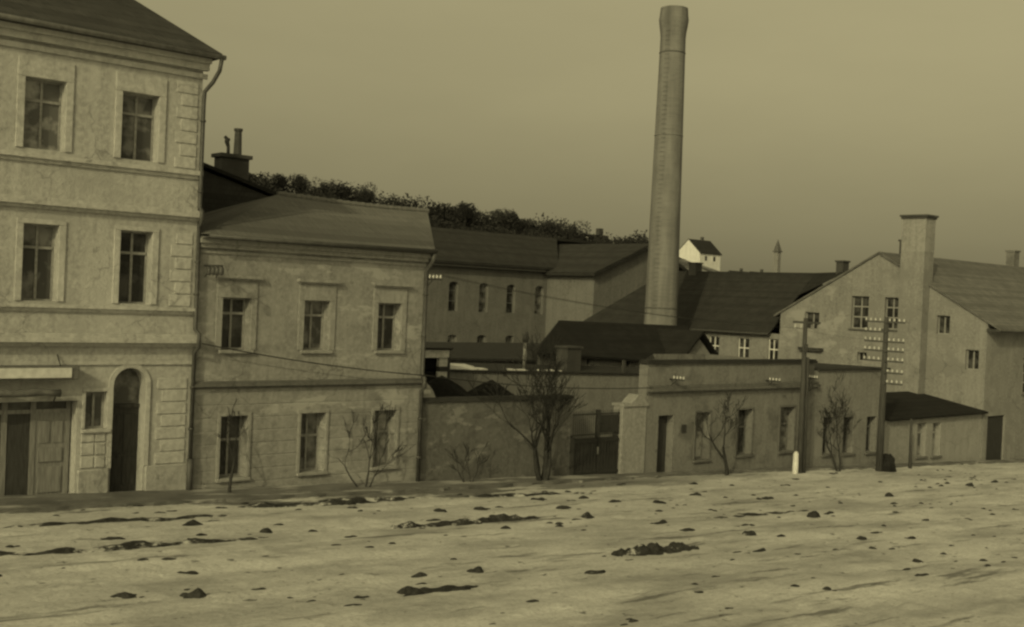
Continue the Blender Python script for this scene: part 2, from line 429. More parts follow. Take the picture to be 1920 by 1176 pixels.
pbox(q, P, mid-hw-.14, mid-hw-.003, .96, zs, -.055, -.003); pbox(q, P, mid+hw+.003, mid+hw+.14, .96, zs, -.055, -.003)
q.build('arch_moulding', M['trim_a'], A)
q = MB()                                                     # front door in the arch
pbox(q, P, -2.5, -1.48, .12, 2.7, .42, .49); pbox(q, P, -2.42, -2.03, .35, 1.2, .39, .42); pbox(q, P, -1.95, -1.56, .35, 1.2, .39, .42)
pbox(q, P, -2.42, -2.03, 1.35, 2.5, .39, .42); pbox(q, P, -1.95, -1.56, 1.35, 2.5, .39, .42); pbox(q, P, -2.5, -1.48, 2.7, 2.82, .36, .49)
d = q.build('door', M['door'], A)
q = MB(); q.quad(P(-2.5,2.82,.45), P(-1.48,2.82,.45), P(-1.48,3.95,.45), P(-2.5,3.95,.45)); q.build('fanlight', M['glass_pale'], d)
q = MB(); q.tube([P(-2.06,1.25,.40), P(-2.06,1.25,.32), P(-2.14,1.25,.32)], .02, 6); q.build('handle', M['zinc_dark'], d)
q = MB(); pbox(q, P, -2.56, -1.42, -.3, .1, -.42, .0); q.build('doorstep', M['kerb'], A, bevel=.02)
# shopfront
q = MB()
for (a, b) in ((-8.6, -8.48), (-6.5, -6.38), (-5.55, -5.4), (-4.75, -4.6), (-3.72, -3.6)): pbox(q, P, a, b, .1, 3.0, .38, .47)
pbox(q, P, -8.48, -3.6, 2.62, 2.74, .36, .46)
sf = q.build('shopfront', M['door_grey'], A)
q = MB()
for (a, b) in ((-8.48, -6.5), (-6.38,-5.55)):
    q.quad(P(a,.9,.43), P(b,.9,.43), P(b,2.62,.43), P(a,2.62,.43))
q.quad(P(-8.48,2.74,.43), P(-3.6,2.74,.43), P(-3.6,3.0,.43), P(-8.48,3.0,.43)); q.build('pane', M['glass'], sf)
q = MB(); pbox(q, P, -8.48, -6.5, .1, .9, .4, .46); pbox(q, P, -6.38, -5.55, .1, .9, .4, .46); q.build('stall_riser', M['door_grey'], sf)
q = MB(); pbox(q, P, -5.4, -4.75, .1, 2.62, .4, .46); q.build('door', M['door'], sf)
q = MB(); pbox(q, P, -4.6, -3.72, .1, 2.62, .4, .46); pbox(q, P, -4.5, -4.2, 1.75, 2.4, .37, .4); pbox(q, P, -4.1, -3.82, 1.75, 2.4, .37, .4)
pbox(q, P, -4.5, -3.82, 1.2, 1.6, .36, .4); pbox(q, P, -4.5, -3.82, .3, 1.05, .37, .4); q.build('door', M['door_grey'], sf)
# roof, gutter, downpipe
q = MB(); e = .55; zt = 13.72
c = [(-15-e, -e, zt), (e-.2, -e, zt), (e-.2, 10+e, zt), (-15-e, 10+e, zt)]
r1, r2 = (-10.5, 5, 17.9), (-4.6, 5, 17.9)
q.slab([c[0], c[1], r2, r1], .12); q.slab([c[1], c[2], r2], .12); q.slab([c[2], c[3], r1, r2], .12); q.slab([c[3], c[0], r1], .12)
rf = q.build('roof', M['slate'], A)
q = MB(); q.box(-15-e+.05, e-.25, -e+.05, 10+e-.05, 13.556, 13.6); q.build('soffit', M['soffit'], rf)
q = MB(); n = 8
for x0, x1 in ((-15.5, .42),):
    q.tube([(x0, -e-.07, 13.66), (x1, -e-.07, 13.6)], .075, 10)
q.build('gutter', M['zinc'], A, smooth=True)
q = MB(); q.tube([(.3,-.62,13.55), (.3,-.5,13.2), (.2,-.28,12.85), (.02,-.12,12.55), (.0,-.12,12.2), (.0,-.12,8.95), (.0,-.3,8.8), (.0,-.3,8.5), (.0,-.14,8.35), (.0,-.14,5.15), (.0,-.42,5.0), (.0,-.42,4.6), (.0,-.14,4.4), (.0,-.14,1.1)], .065, 10)
q.tube([(.0,-.14,1.1), (.0,-.14,-.2)], .1, 10)
for zz in (11.6, 9.4, 7.2, 6.2, 3.3, 2.0): q.tube([(.0,-.12,zz), (.0,-.12,zz+.07)], .09, 10)
q.build('downpipe', M['zinc_dark'], A, smooth=True)

# shop sign box
sg = thing('shop_sign', (-6.5, -.3, 3.9), 'long pale shop sign board fixed over the shop of the tall corner house', 'sign')
q = MB(); q.box(-9.2, -3.72, -.5, -.04, 3.66, 4.04); q.build('sign_case', M['sign_side'], sg, bevel=.02)
q = MB(); q.box(-9.15, -3.95, -.53, -.503, 3.72, 4.0); q.build('sign_panel', M['sign'], sg)
for x in (-8.6, -6.3, -4.2):
    q = MB(); q.tube([(x,-.02,4.35), (x,-.3,4.05)], .02, 6); q.build('bracket', M['dark_iron'], sg)
# folded awning under the sign
aw = thing('shop_awning', (-6.3, -.4, 3.2), 'rolled dark cloth awning sagging below the pale shop sign', 'awning')
q = MB(); q.tube([(-8.8+.33*i, -.3, 3.28 + .03*math.sin(i*1.7)) for i in range(15)], [.1+.025*math.sin(i*2.3) for i in range(15)], 10); q.build('cloth_roll', M['sign_side'], aw, smooth=True)
for x in (-8.7, -4.3):
    q = MB(); q.tube([(x,-.02,2.85), (x,-.3,3.2), (x,-.34,3.3)], .022, 6); q.build('bracket', M['dark_iron'], aw)

# ------------------------------------------------------------------ two-storey house
B = thing('town_house', (4.5, 4, 0), 'grey plastered two-storey house with hipped tiled roof and six street windows', 'house')
axb = [1.47, 4.47, 7.47]
upb = [(x-.5, x+.5, 4.5, 6.17) for x in axb]
lob = [(x-.48, x+.48, .38, 2.37) for x in (1.55, 4.5, 7.47)]
mb = MB(); wall_plane(mb, P, .0, 9, lambda u: sl(u)-.5, 8.0, upb+lob, depth=.48)
mb.quad((9,0,-.9),(13.8,6.4,-.9),(13.8,6.4,8),(9,0,8)); mb.quad((13.8,6.4,-.9),(0,6.4,-.9),(0,6.4,8),(13.8,6.4,8)); mb.quad((0,6.4,-.9),(0,0,-.9),(0,0,8),(0,6.4,8))
mb.build('wall', M['plaster_b'], B)
for i_, h in enumerate(upb): window(B, P, h, .36, 'casement', pane=('glass','glass_pale','glass')[i_], trim=.56, tm='trim_b', tw=.22, hood=1)
for i_, h in enumerate(lob): window(B, P, h, .4, 'low', pane=('glass','glass_pale','glass_curtain')[i_], trim=.12, tm='trim_b', tw=.12)
band(B, P, .03, 8.98, [(3.26, 3.34, .08), (3.34, 3.42, .2), (3.42, 3.5, .13)], M['trim_gate'])
band(B, P, .03, 8.98, [(7.55, 7.64, .06), (7.72, 7.86, .16), (7.86, 8.0, .28)], M['trim_b'], 'cornice')
q = MB(); z0 = 8.12
c = [(.02,-.47,z0), (9.04,-.47,z0), (14.4,6.9,z0), (.02,6.9,z0)]
r1, r2 = (5.1,4,9.97), (12.0,4,9.9)
# front slope is cut into strips that sag a little so the ridge and eave are not dead straight
def strip(a0, a1, b0, b1, n, sag):
    for i in range(n):
        f0, f1 = i/n, (i+1)/n
        L = lambda p, q_, f: tuple(p[k]+(q_[k]-p[k])*f for k in range(3))
        s0, s1 = sag*math.sin(math.pi*f0), sag*math.sin(math.pi*f1)
        A0, A1, B0, B1 = L(a0,a1,f0), L(a0,a1,f1), L(b0,b1,f0), L(b0,b1,f1)
        q.quad((A0[0],A0[1],A0[2]-s0*.5), (A1[0],A1[1],A1[2]-s1*.5), (B1[0],B1[1],B1[2]-s1), (B0[0],B0[1],B0[2]-s0))
strip(c[0], c[1], r1, r2, 14, .07)
q.quad(c[1], c[2], r2); q.quad(c[2], c[3], r1, r2); q.quad(c[3], c[0], r1)
q.box(.05, 8.98, -.44, .0, 8.01, 8.06)
rf = q.build('roof', M['tiles_b'], B)
q = MB()
for i in range(20):
    f0 = i/20; x0 = 5.1+6.9*f0; zz = 9.97-.07*f0-.07*math.sin(math.pi*f0)
    q.tube([(x0, 4, zz+.02), (x0+.36, 4, zz+.035)], [.1,.115], 8)
q.build('ridge_tiles', M['tiles_b'], rf)
q = MB(); q.box(.05, 9.0, -.43, -.01, 8.0, 8.008); q.build('soffit', M['soffit'], rf)
q = MB(); q.tube([(.15,-.53,8.07), (9.06,-.53,8.1)], .075, 10); q.build('gutter', M['zinc_dark'], B, smooth=True)
q = MB(); q.tube([(8.98,-.53,8.0), (8.97,-.45,7.75), (8.93,-.14,7.4), (8.93,-.14,3.65), (8.93,-.3,3.5), (8.93,-.3,3.2), (8.93,-.14,3.05), (8.93,-.14,-.4)], .075, 10)
for zz in (6.5, 5.0, 2.0, .6): q.tube([(8.93,-.14,zz), (8.93,-.14,zz+.07)], .1, 10)
q.build('downpipe', M['zinc_dark'], B, smooth=True)

# ------------------------------------------------------------------ house behind with slate gable and chimney
Cc = thing('rear_house', (3, 12, 0), 'dark slate-hung gabled house rising behind the two-storey house', 'house')
q = MB()
q.prism([(-4.5,9,-1),(8.0,9,-1),(8.0,9,10.2),(3.2,9,11.45),(-4.5,9,9.4)], (0,7,0)); q.build('wall', M['slate'], Cc)
q = MB(); q.slab([(3.2,8.8,11.72),(8.4,8.8,10.33),(8.4,16.3,10.33),(3.2,16.3,11.72)], .15); q.slab([(3.2,8.8,11.72),(3.2,16.3,11.72),(-5,16.3,9.48),(-5,8.8,9.48)], .15)
rf = q.build('roof', M['tiles_dark'], Cc)
q = MB(); q.box(5.58,6.78,9.3,10.0,10.2,11.75); q.box(5.48,6.88,9.2,10.1,11.75,11.9)
ch = q.build('chimney', M['chimney_brick'], rf)
q = MB(); q.tube([(6.42,9.65,11.9),(6.42,9.65,12.95)], [.17,.14], 10); q.tube([(6.42,9.65,12.9),(6.42,9.65,13.0)], .18, 10); q.build('chimney_pot', M['chimney_brick'], ch, smooth=False)
q = MB(); q.tube([(5.98,9.6,11.9),(5.97,9.6,12.2),(5.9,9.6,12.4),(5.92,9.6,12.55)], [.07,.07,.1,.11], 8); q.tube([(5.8,9.6,12.6),(6.0,9.6,12.45)], .07, 8); q.build('chimney_cowl', M['dark_iron'], ch)

# ------------------------------------------------------------------ yard wall, gate and pier
yw = thing('yard_wall', (13, .2, -.5), 'long dark patchy yard wall running from the two-storey house to the iron gate', 'wall')
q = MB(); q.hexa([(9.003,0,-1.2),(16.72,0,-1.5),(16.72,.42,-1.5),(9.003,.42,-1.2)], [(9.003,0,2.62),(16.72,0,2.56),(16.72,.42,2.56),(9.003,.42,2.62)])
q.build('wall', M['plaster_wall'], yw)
q = MB(); q.hexa([(9.003,-.09,2.624),(16.72,-.09,2.564),(16.72,.5,2.564),(9.003,.5,2.624)], [(9.003,0,2.76),(16.72,0,2.7),(16.72,.42,2.7),(9.003,.42,2.76)])
q.build('coping', M['felt'], yw)
q = MB(); q.prism([(9.01,.05,2.77),(9.75,.05,2.77),(9.55,.05,3.1),(9.2,.05,3.4),(9.01,.05,3.45)], (0,.3,0)); q.build('masonry_stump', M['plaster_pier'], yw)

gt = thing('yard_gate', (18.2, .1, -.7), 'dark boarded double gate with iron bars above, between the wall and the pale pier', 'gate')
for a, b in ((17.02, 18.38), (18.42, 19.68)):
    q = MB(); q.box(a, b, .1, .16, sl(a)-.05, .88)
    for k in range(7): q.box(a+.02+(b-a)/7*k, a-.02+(b-a)/7*(k+1), .075, .1, sl(a)+.02, .84)
    q.box(a, b, .05, .074, .7, .82); q.box(a, b, .05, .074, sl(a)+.15, sl(a)+.27)
    lf = q.build('gate_leaf', M['gate'], gt)
q = MB()
for k in range(24):
    x = 17.0 + k*.115
    q.tube([(x,.12,.86),(x,.12,1.93+.05*(k%2)),(x,.12,2.05)], [.016,.016,.004], 5)
q.box(16.95, 19.7, .1, .14, 1.84, 1.9); q.box(16.95, 19.7, .1, .14, 1.0, 1.05)
q.build('iron_bars', M['dark_iron'], gt)
q = MB(); q.box(16.75, 17.0, .0, .3, sl(17)-.2, .95); q.build('gate_post', M['door'], gt, bevel=.02)
q = MB(); q.box(18.33, 18.47, .03, .2, .89, 2.05); q.build('centre_stile', M['dark_iron'], gt)
q = MB(); q.box(18.48, 19.62, .06, .09, 1.08, 1.82); q.build('sheet_panel', M['gate'], gt)
q = MB(); q.box(18.5, 18.98, .03, .055, 1.12, 1.5); q.build('number_plate', M['felt'], gt)
q = MB(); q.box(18.36, 18.44, .03, .048, .2, .5); q.build('lock_plate', M['zinc'], gt)
pr = thing('gate_pier', (20.5, .2, -.8), 'pale plastered gate pier with a small peaked cap left of the gatehouse', 'pillar')
q = MB(); q.box(19.74, 21.2, -.06, .5, -1.6, 2.15); q.build('wall', M['plaster_pier'], pr)
q = MB(); q.box(19.7, 21.22, -.14, .58, 2.153, 2.27); q.prism([(20.2,-.1,2.273),(21.2,-.1,2.273),(20.9,-.1,2.6),(20.65,-.1,2.64)], (0,.6,0)); q.build('cap', M['plaster_pier'], pr)

# ------------------------------------------------------------------ gatehouse
I = thing('gatehouse', (27.5, 3, -1.2), 'long single-storey gatehouse with a deep parapet, a door and three windows', 'building')
gd = (22.08, 23.1, sl(22.5)-.02, 1.68)
gw = [(24.6, 25.62, -.42, 1.72), (27.62, 28.78, -.38, 1.76), (30.98, 32.2, -.38, 1.78)]
q = MB(); wall_plane(q, P, 21.25, 33.7, lambda u: sl(u)-.6, 3.95, gw+[gd], depth=.5)
q.quad((21.25,0,-1.6),(21.25,.5,-1.6),(21.25,.5,3.95),(21.25,0,3.95)); q.quad((21.25,.5,-1.6),(29.4,7,-1.6),(29.4,7,3.95),(21.25,.5,3.95)); q.quad((33.7,0,-2),(33.7,7,-2),(33.7,7,3.95),(33.7,0,3.95)); q.quad((29.4,7,-2),(33.7,7,-2),(33.7,7,3.95),(29.4,7,3.95))
q.build('wall', M['plaster_gate'], I)
for i_, h in enumerate(gw): window(I, P, h, .38, 'low', pane=('glass_curtain','glass','glass_pale')[i_], sash='sash_dark', tm='trim_gate', trim=.1, tw=.1)
q = MB(); pbox(q, P, gd[0], gd[1], gd[2], gd[3], .4, .47); pbox(q, P, gd[0]+.1, gd[1]-.1, -.6, .1, .37, .4); pbox(q, P, gd[0]+.1, gd[1]-.1, .25, 1.5, .37, .4)
d = q.build('door', M['door'], I); q = MB(); q.tube([P(22.2,.15,.38),P(22.2,.15,.3),P(22.3,.15,.3)], .02, 6); q.build('handle', M['zinc'], d)
band(I, P, 21.2, 33.95, [(2.66, 2.76, .1), (2.76, 2.88, .26), (2.88, 3.0, .16)], M['trim_gate'], 'cornice')
q = MB(); q.box(21.15, 33.8, -.12, .45, 3.953, 4.06); q.box(21.19, 33.76, -.06, .4, 4.063, 4.12); q.build('parapet_cap', M['felt'], I)
q = MB(); q.slab([(21.9,.46,3.5),(33.5,.46,3.5),(33.5,6.95,3.5),(29.6,6.95,3.5)], .1); q.build('roof', M['felt'], I)
q = MB(); pbox(q, P, 23.62, 23.92, .88, 1.22, -.05, -.003); q.build('letter_box', M['dark_iron'], I)
q = MB(); q.tube([(32.95,-.14,3.9),(32.95,-.14,3.05),(32.95,-.34,2.95),(32.95,-.34,2.65),(32.95,-.14,2.5),(32.95,-.14,-1.4)], .07, 8); q.build('downpipe', M['zinc_dark'], I, smooth=True)

# ------------------------------------------------------------------ workshop wall right of the gatehouse
J = thing('workshop', (37, 3, -1.5), 'plain flat-roofed workshop with three narrow windows right of the gatehouse', 'building')
jw = [(34.72, 35.6, -.75, 1.15), (36.55, 37.5, -.8, 1.1), (38.75, 39.7, -.85, 1.05)]
q = MB(); wall_plane(q, P, 33.704, 40.5, lambda u: sl(u)-.6, 3.55, jw, depth=.45)
q.quad((40.5,0,-2.5),(40.5,4.6,-2.5),(40.5,4.6,3.55),(40.5,0,3.55)); q.quad((33.72,4.6,-2.5),(40.5,4.6,-2.5),(40.5,4.6,3.55),(33.72,4.6,3.55))
q.build('wall', M['plaster_j'], J)
for h in jw: window(J, P, h, .36, 'casement', sash='sash_dark', tm='trim_gate', pane='glass')
q = MB(); q.hexa([(33.95,-.14,3.553),(40.62,-.14,3.553),(40.62,4.7,3.5),(33.95,4.7,3.5)],[(33.95,-.14,3.66),(40.62,-.14,3.66),(40.62,4.7,3.6),(33.95,4.7,3.6)]); q.build('roof', M['felt'], J)

# ------------------------------------------------------------------ low annex
Lx = thing('annex', (46, 2, -2), 'low annex with a dark lean-to roof and two windows below the gabled factory', 'building')
lw = [(43.95, 44.95, -1.4, .5), (45.65, 46.55, -1.45, .45)]
q = MB(); wall_plane(q, P, 40.504, 51.4, lambda u: sl(u)-.6, .8, lw, depth=.4)
q.build('wall', M['plaster_l'], Lx)
for h in lw: window(Lx, P, h, .26, 'casement', sash='sash', tm='trim_gate', pane='glass_pale')
q = MB(); q.slab([(40.51,-.32,.88),(51.55,-.32,.95),(51.55,4.55,1.78),(40.51,4.55,1.74)], .12); rf = q.build('roof', M['tiles_black'], Lx)
q = MB(); q.box(40.7, 41.9, 2.4, 3.2, 1.2, 2.02); q.box(40.6, 42.0, 2.3, 3.3, 2.02, 2.1); q.build('vent_box', M['felt'], rf)
q = MB(); q.box(40.9, 41.3, 2.5, 2.9, 2.103, 2.55); q.build('flue', M['dark_iron'], rf)

# ------------------------------------------------------------------ gabled factory
G = thing('gabled_factory', (61, 7, -2), 'large gabled factory whose tall square chimney stack climbs its pale gable wall', 'building')
XG = 51.57; PG = facing_left(XG)
top = lambda y: 10.45 - abs(y-7.5)*.553
GW = [(11.85, 13.0, 5.32, 6.47), (8.12, 9.4, 5.53, 7.67), (5.9, 6.95, 5.6, 7.65), (2.42, 3.28, 5.47, 6.62), (8.1, 8.8, 3.4, 3.98), (9.06, 9.85, 2.6, 4.1), (.45, 1.3, 3.4, 4.6)]
def gable(lo, hi, m, nm):
    q = MB(); hs = [h for h in GW if lo <= h[0] and h[1] <= hi]
    wall_plane(q, PG, lo, hi, -3.2, top, hs, depth=.35, splits=[7.5]); return q
q = gable(0, 9.4, M['plaster_g'], 'w')
gds = (52.15, 54.4, -2.6, .62)
gsw = [(x, x+1.1, z, z+1.9) for z in (1.9, 4.2) for x in (56.5, 60.5, 64.5, 68.5)]
wall_plane(q, facing_street(0), XG, 75, -3.8, 6.3, gsw+[gds], depth=.4)
q.quad((75,0,-3.6),(75,15,-3.6),(75,15,6.3),(75,7.5,10.4),(75,0,6.3)); q.quad((XG,15,-3.6),(75,15,-3.6),(75,15,6.3),(XG,15,6.3))
q.build('wall', M['plaster_g'], G)
gable(9.4, 15, M['limewash'], 'w').build('limewashed_wall', M['limewash'], G)
sty = ['small', 'grid', 'grid', 'small', 'small', None, 'small']
for h, s in zip(GW, sty):
    if s: window(G, PG, h, .22, s, sash='sash', tm='trim_gate', pane='glass', sill=(s=='grid'))
q = MB(); pbox(q, PG, 9.06, 9.85, 2.6, 4.1, .2, .27); q.build('door', M['door_grey'], G)
for h in gsw: window(G, facing_street(0), h, .25, 'grid', sash='sash', tm='trim_gate')
q = MB(); pbox(q, facing_street(0), 52.15, 54.4, -2.6, .62, .15, .22)
for k in range(8): pbox(q, facing_street(0), 52.17+k*.28, 52.41+k*.28, -2.55, .58, .12, .15)
q.build('door', M['gate'], G)
q = MB(); pbox(q, PG, 11.4, 13.2, 3.86, 4.0, -.35, -.003); pbox(q, PG, 11.4, 13.2, 4.003, 4.06, -.4, -.003); q.build('lintel', M['soffit'], G)
q = MB(); e = .5; hy = 7.5
zz = lambda y: 10.6 - abs(y-7.5)*.553
q.slab([(XG-.12,-e-.4,zz(-e-.4)),(75.4,-e-.4,zz(-e-.4)),(75.4,7.5,10.6),(XG-.12,7.5,10.6)], .14); q.slab([(XG-.12,15+e,zz(15+e)),(XG-.12,7.5,10.6),(75.4,7.5,10.6),(75.4,15+e,zz(15+e))], .14)
rf = q.build('roof', M['tiles_g'], G)
q = MB(); q.box(XG-.1, 75.3, -.85, -.01, 5.76, 5.93); q.build('soffit', M['soffit'], rf)
for (x, y, w, h) in ((53.5, 11.7, .7, 10.0), (56.5, 8.6, 1.0, 11.6), (70.5, 7.9, .8, 11.7), (73.0, 7.6, .8, 11.3)):
    q = MB(); q.box(x, x+w, y-w*.4, y+w*.4, h-2.4, h); q.box(x-.07, x+w+.07, y-w*.4-.07, y+w*.4+.07, h+.003, h+.12); q.build('chimney', M['chimney_brick'] if x < 60 else M['plaster_gate'], rf)
q = MB(); q.box(50.75, XG-.003, 3.87, 5.5, -2.6, 10.55); st = q.build('stack', M['plaster_g'], G)
q = MB(); q.box(50.75, XG+.35, 3.87, 5.5, 10.553, 12.75); q.build('stack_head', M['plaster_l'], st)
q = MB(); q.box(50.62, XG+.48, 3.74, 5.63, 12.753, 12.87); q.box(50.69, XG+.41, 3.81, 5.56, 12.62, 12.75); q.build('stack_cap', M['chimney_brick'], st)
q = MB(); q.box(XG+.003, XG+.35, 3.9, 5.47, 7.6, 10.55); q.build('stack_back', M['plaster_g'], st)

# ------------------------------------------------------------------ office range behind (perpendicular, dark hipped roof)
Fb = thing('office_range', (56.5, 24, -2), 'long building with a steep dark roof and three white-framed windows behind the gatehouse', 'building')
PF = facing_left(XG + .02)
fw = [(20.3, 21.25, 2.6, 4.42), (17.6, 18.6, 2.6, 4.42), (15.1, 15.95, 2.6, 4.48), (23.2, 24.2, 2.6, 4.42), (26, 27, 2.6, 4.42), (29, 30, 2.6, 4.42)]
q = MB(); wall_plane(q, PF, 15.01, 33.8, -3.2, 4.85, fw, depth=.25)
q.quad((XG+.02,33.8,-3),(61.6,33.8,-3),(61.6,33.8,4.85),(XG+.02,33.8,4.85)); q.quad((61.6,15.3,-3),(61.6,33.8,-3),(61.6,33.8,4.85),(61.6,15.3,4.85))
q.build('wall', M['plaster_f'], Fb)
for h in fw: window(Fb, PF, h, .12, 'low', sash='white_wood', tm='trim_gate', sill=False)
q = MB(); x0, x1, xm = 51.2, 62, 56.5
q.slab([(x0,15.65,4.9),(x0,34.2,4.9),(xm,29.8,9.35),(xm,15.65,9.35)], .16); q.slab([(x1,34.2,4.9),(x1,15.65,4.9),(xm,15.65,9.35),(xm,29.8,9.35)], .16); q.slab([(x0,34.2,4.9),(x1,34.2,4.9),(xm,29.8,9.35)], .16)
q.quad((52.6,10.5,9.3),(xm,9.2,9.35),(xm,15.65,9.35),(54.4,15.65,7.6))
rf = q.build('roof', M['tiles_dark'], Fb)
q = MB(); q.tube([(x0-.06,15.7,4.8),(x0-.06,34.2,4.78)], .075, 8); q.build('gutter', M['zinc_dark'], Fb)
q = MB(); q.box(56.1,56.9,26.6,27.3,9.0,9.95); q.box(56.03,56.97,26.53,27.37,9.953,10.05); q.build('chimney', M['chimney_brick'], rf)

# ------------------------------------------------------------------ factory hall with arched windows, and its wing
Eh = thing('factory_hall', (50, 46, -2), 'long factory hall with a row of slim arched windows and a projecting gabled wing', 'building')
PE = facing_street(42.6)
ew = [(x-.5, x+.5, 5.25, 7.75, .28) for x in (35.1, 37.95, 40.85, 44.3, 47.6, 50.7, 54.05)]
es = [(x-.48, x+.48, 2.2, 3.3, .2) for x in (35.1, 37.95, 41.0, 44.35, 47.55, 50.75)]
q = MB(); wall_plane(q, PE, 30, 54.97, -3, 9.35, ew+es, depth=.4)
q.quad((30,42.6,-3),(30,53.4,-3),(30,53.4,9.35),(30,42.6,9.35)); q.build('wall', M['plaster_hall'], Eh)
for i, h in enumerate(ew): window(Eh, PE, h, .3, 'slim', sash='sash_dark', pane='glass' if i % 2 else 'glass_pale', sill=False, tm='trim_gate')
for h in es: window(Eh, PE, h, .25, 'small', sash='sash_dark', pane='glass_pale', sill=False)
q = MB(); yw_ = 36.76
q.quad((54.974,36.76,-3),(54.974,42.6,-3),(54.974,42.6,9.15),(54.974,36.76,9.15))
tp = lambda x: 11.7 - abs(x-61.4)*.41
wall_plane(q, facing_street(36.76), 54.974, 67.8, -3, tp, [], splits=[61.4]); q.quad((67.8,36.76,-3),(67.8,48,-3),(67.8,48,9.1),(67.8,36.76,9.1))
q.build('wing_wall', M['plaster_wing'], Eh)
q = MB(); q.slab([(29.4,41.9,9.42),(55.6,41.9,9.42),(61,48,12.5),(29.4,48,12.5)], .2); q.slab([(29.4,54,9.4),(29.4,48,12.5),(70,48,12.5),(70,54,9.4)], .2)
zr = lambda x: 11.95 - abs(x-61.4)*.41
q.slab([(54.3,36.1,zr(54.3)),(61.4,36.1,11.95),(61.4,48.2,11.95),(54.3,48.2,zr(54.3))], .3); q.slab([(68.5,36.1,zr(68.5)),(68.5,48.2,zr(68.5)),(61.4,48.2,11.95),(61.4,36.1,11.95)], .3)
rf = q.build('roof', M['tiles_hall'], Eh)
q = MB(); q.box(29.5, 54.2, 42.0, 42.58, 9.0, 9.2); q.build('eave_board', M['soffit'], rf)

# ------------------------------------------------------------------ boiler house and its chimney
Bo = thing('boiler_house', (38, 19, -1.5), 'boiler house with a black tarred hipped roof at the foot of the round chimney', 'building')
q = MB(); q.hexa([(29.4,15.9,-2),(45.6,15.9,-2.5),(45.6,22.2,-2.5),(35.6,22.2,-2)], [(29.4,15.9,3.5),(45.6,15.9,2.75),(45.6,22.2,3.2),(35.6,22.2,3.45)])
q.prism([(41.2,15.0,-2),(44.3,15.0,-2),(44.3,15.0,3.2),(42.75,15.0,4.55),(41.2,15.0,3.2)], (0,2,0)); q.build('wall', M['plaster_f'], Bo)
q = MB(); q.slab([(28.9,15.4,3.5),(41.3,15.4,2.86),(46.2,15.4,2.75),(46.2,19,5.15),(34.0,19,5.3)], .14)
q.slab([(35.7,22.6,3.5),(28.9,15.4,3.5),(34,19,5.3)], .14); q.slab([(46.2,22.6,3.2),(35.7,22.6,3.5),(34,19,5.3),(46.2,19,5.15)], .14)
q.slab([(42.75,14.6,4.95),(44.75,14.6,3.1),(44.75,18.9,3.1),(42.75,18.9,4.95)], .18); q.slab([(42.75,14.6,4.95),(42.75,18.9,4.95),(40.75,18.9,3.1),(40.75,14.6,3.1)], .18)
rf = q.build('roof', M['tiles_black'], Bo)
q = MB()
for x in (33.5, 37.0): q.box(x, x+.28, 15.6, 15.88, -2, 3.05)
q.build('post', M['timber'], Bo)

cn = thing('factory_chimney', (46.95, 22, -2), 'tall tapering round factory chimney with a flared crown', 'chimney')
prof = [(-2,1.28),(6.2,1.165),(12,1.09),(18,1.01),(24.4,.915),(25.6,.90),(26.0,.93),(26.5,1.01),(26.9,1.06),(27.2,1.02),(27.75,.97)]
q = MB(); q.tube([(46.95,22,z) for z, r in prof], [r for z, r in prof], 48, caps=False)
q.tube([(46.95,22,27.6),(46.95,22,27.7)], [.96,.9], 48)
q.build('shaft', M['stack_brick'], cn, smooth=True)
for zz, r in ((6.25,1.17),(24.5,.92),(18.6,1.005)):
    q = MB(); q.tube([(46.95,22,zz),(46.95,22,zz+.05),(46.95,22,zz+.1)], [r+.01, r+.03, r+.01], 40); q.build('iron_band', M['stack_band'] if zz > 20 or zz < 10 else M['stack_brick'], cn, smooth=True)
q = MB(); a = R(200)
for k in range(60):
    zz = 6.5 + k*.33; r = 1.165 - (zz-6.2)*.0137
    cx, cy = 46.95+math.cos(a)*(r+.12), 22+math.sin(a)*(r+.12); tx, ty = -math.sin(a)*.16, math.cos(a)*.16
    ix, iy = -math.cos(a)*.14, -math.sin(a)*.14
    q.tube([(cx-tx+ix,cy-ty+iy,zz),(cx-tx,cy-ty,zz),(cx+tx,cy+ty,zz),(cx+tx+ix,cy+ty+iy,zz)], .009, 4)
q.build('climbing_irons', M['dark_iron'], cn)

# ------------------------------------------------------------------ yard buildings
K = thing('long_shed', (33, 27, -1.5), 'long low yard shed with a dark roof in front of the arched windows', 'shed')
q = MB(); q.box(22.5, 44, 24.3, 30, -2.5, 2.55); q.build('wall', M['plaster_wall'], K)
q = MB(); q.slab([(22,23.7,2.78),(36.6,23.7,2.5),(44.4,23.7,2.4),(44.4,30.2,3.3),(22,30.2,3.3)], .14); q.build('roof', M['felt'], K)
D = thing('yard_building', (28, 14, -1), 'low pale yard building with a snow-streaked flat roof behind the yard wall', 'building')
q = MB(); q.hexa([(18.5,13,-2),(38,13,-2.5),(38,15.3,-2.5),(18.5,15.3,-2)], [(18.5,13,2.72),(38,13,2.27),(38,15.3,2.35),(18.5,15.3,2.8)]); q.build('wall', M['plaster_d'], D)
q = MB(); q.hexa([(18.4,12.86,2.727),(38.1,12.86,2.277),(38.1,15.4,2.357),(18.4,15.4,2.807)], [(18.4,12.86,2.8),(38.1,12.86,2.345),(38.1,15.4,2.6),(18.4,15.4,3.05)]); rf = q.build('roof', M['felt'], D)
q = MB()                                     # snow left lying in strips on the flat roof
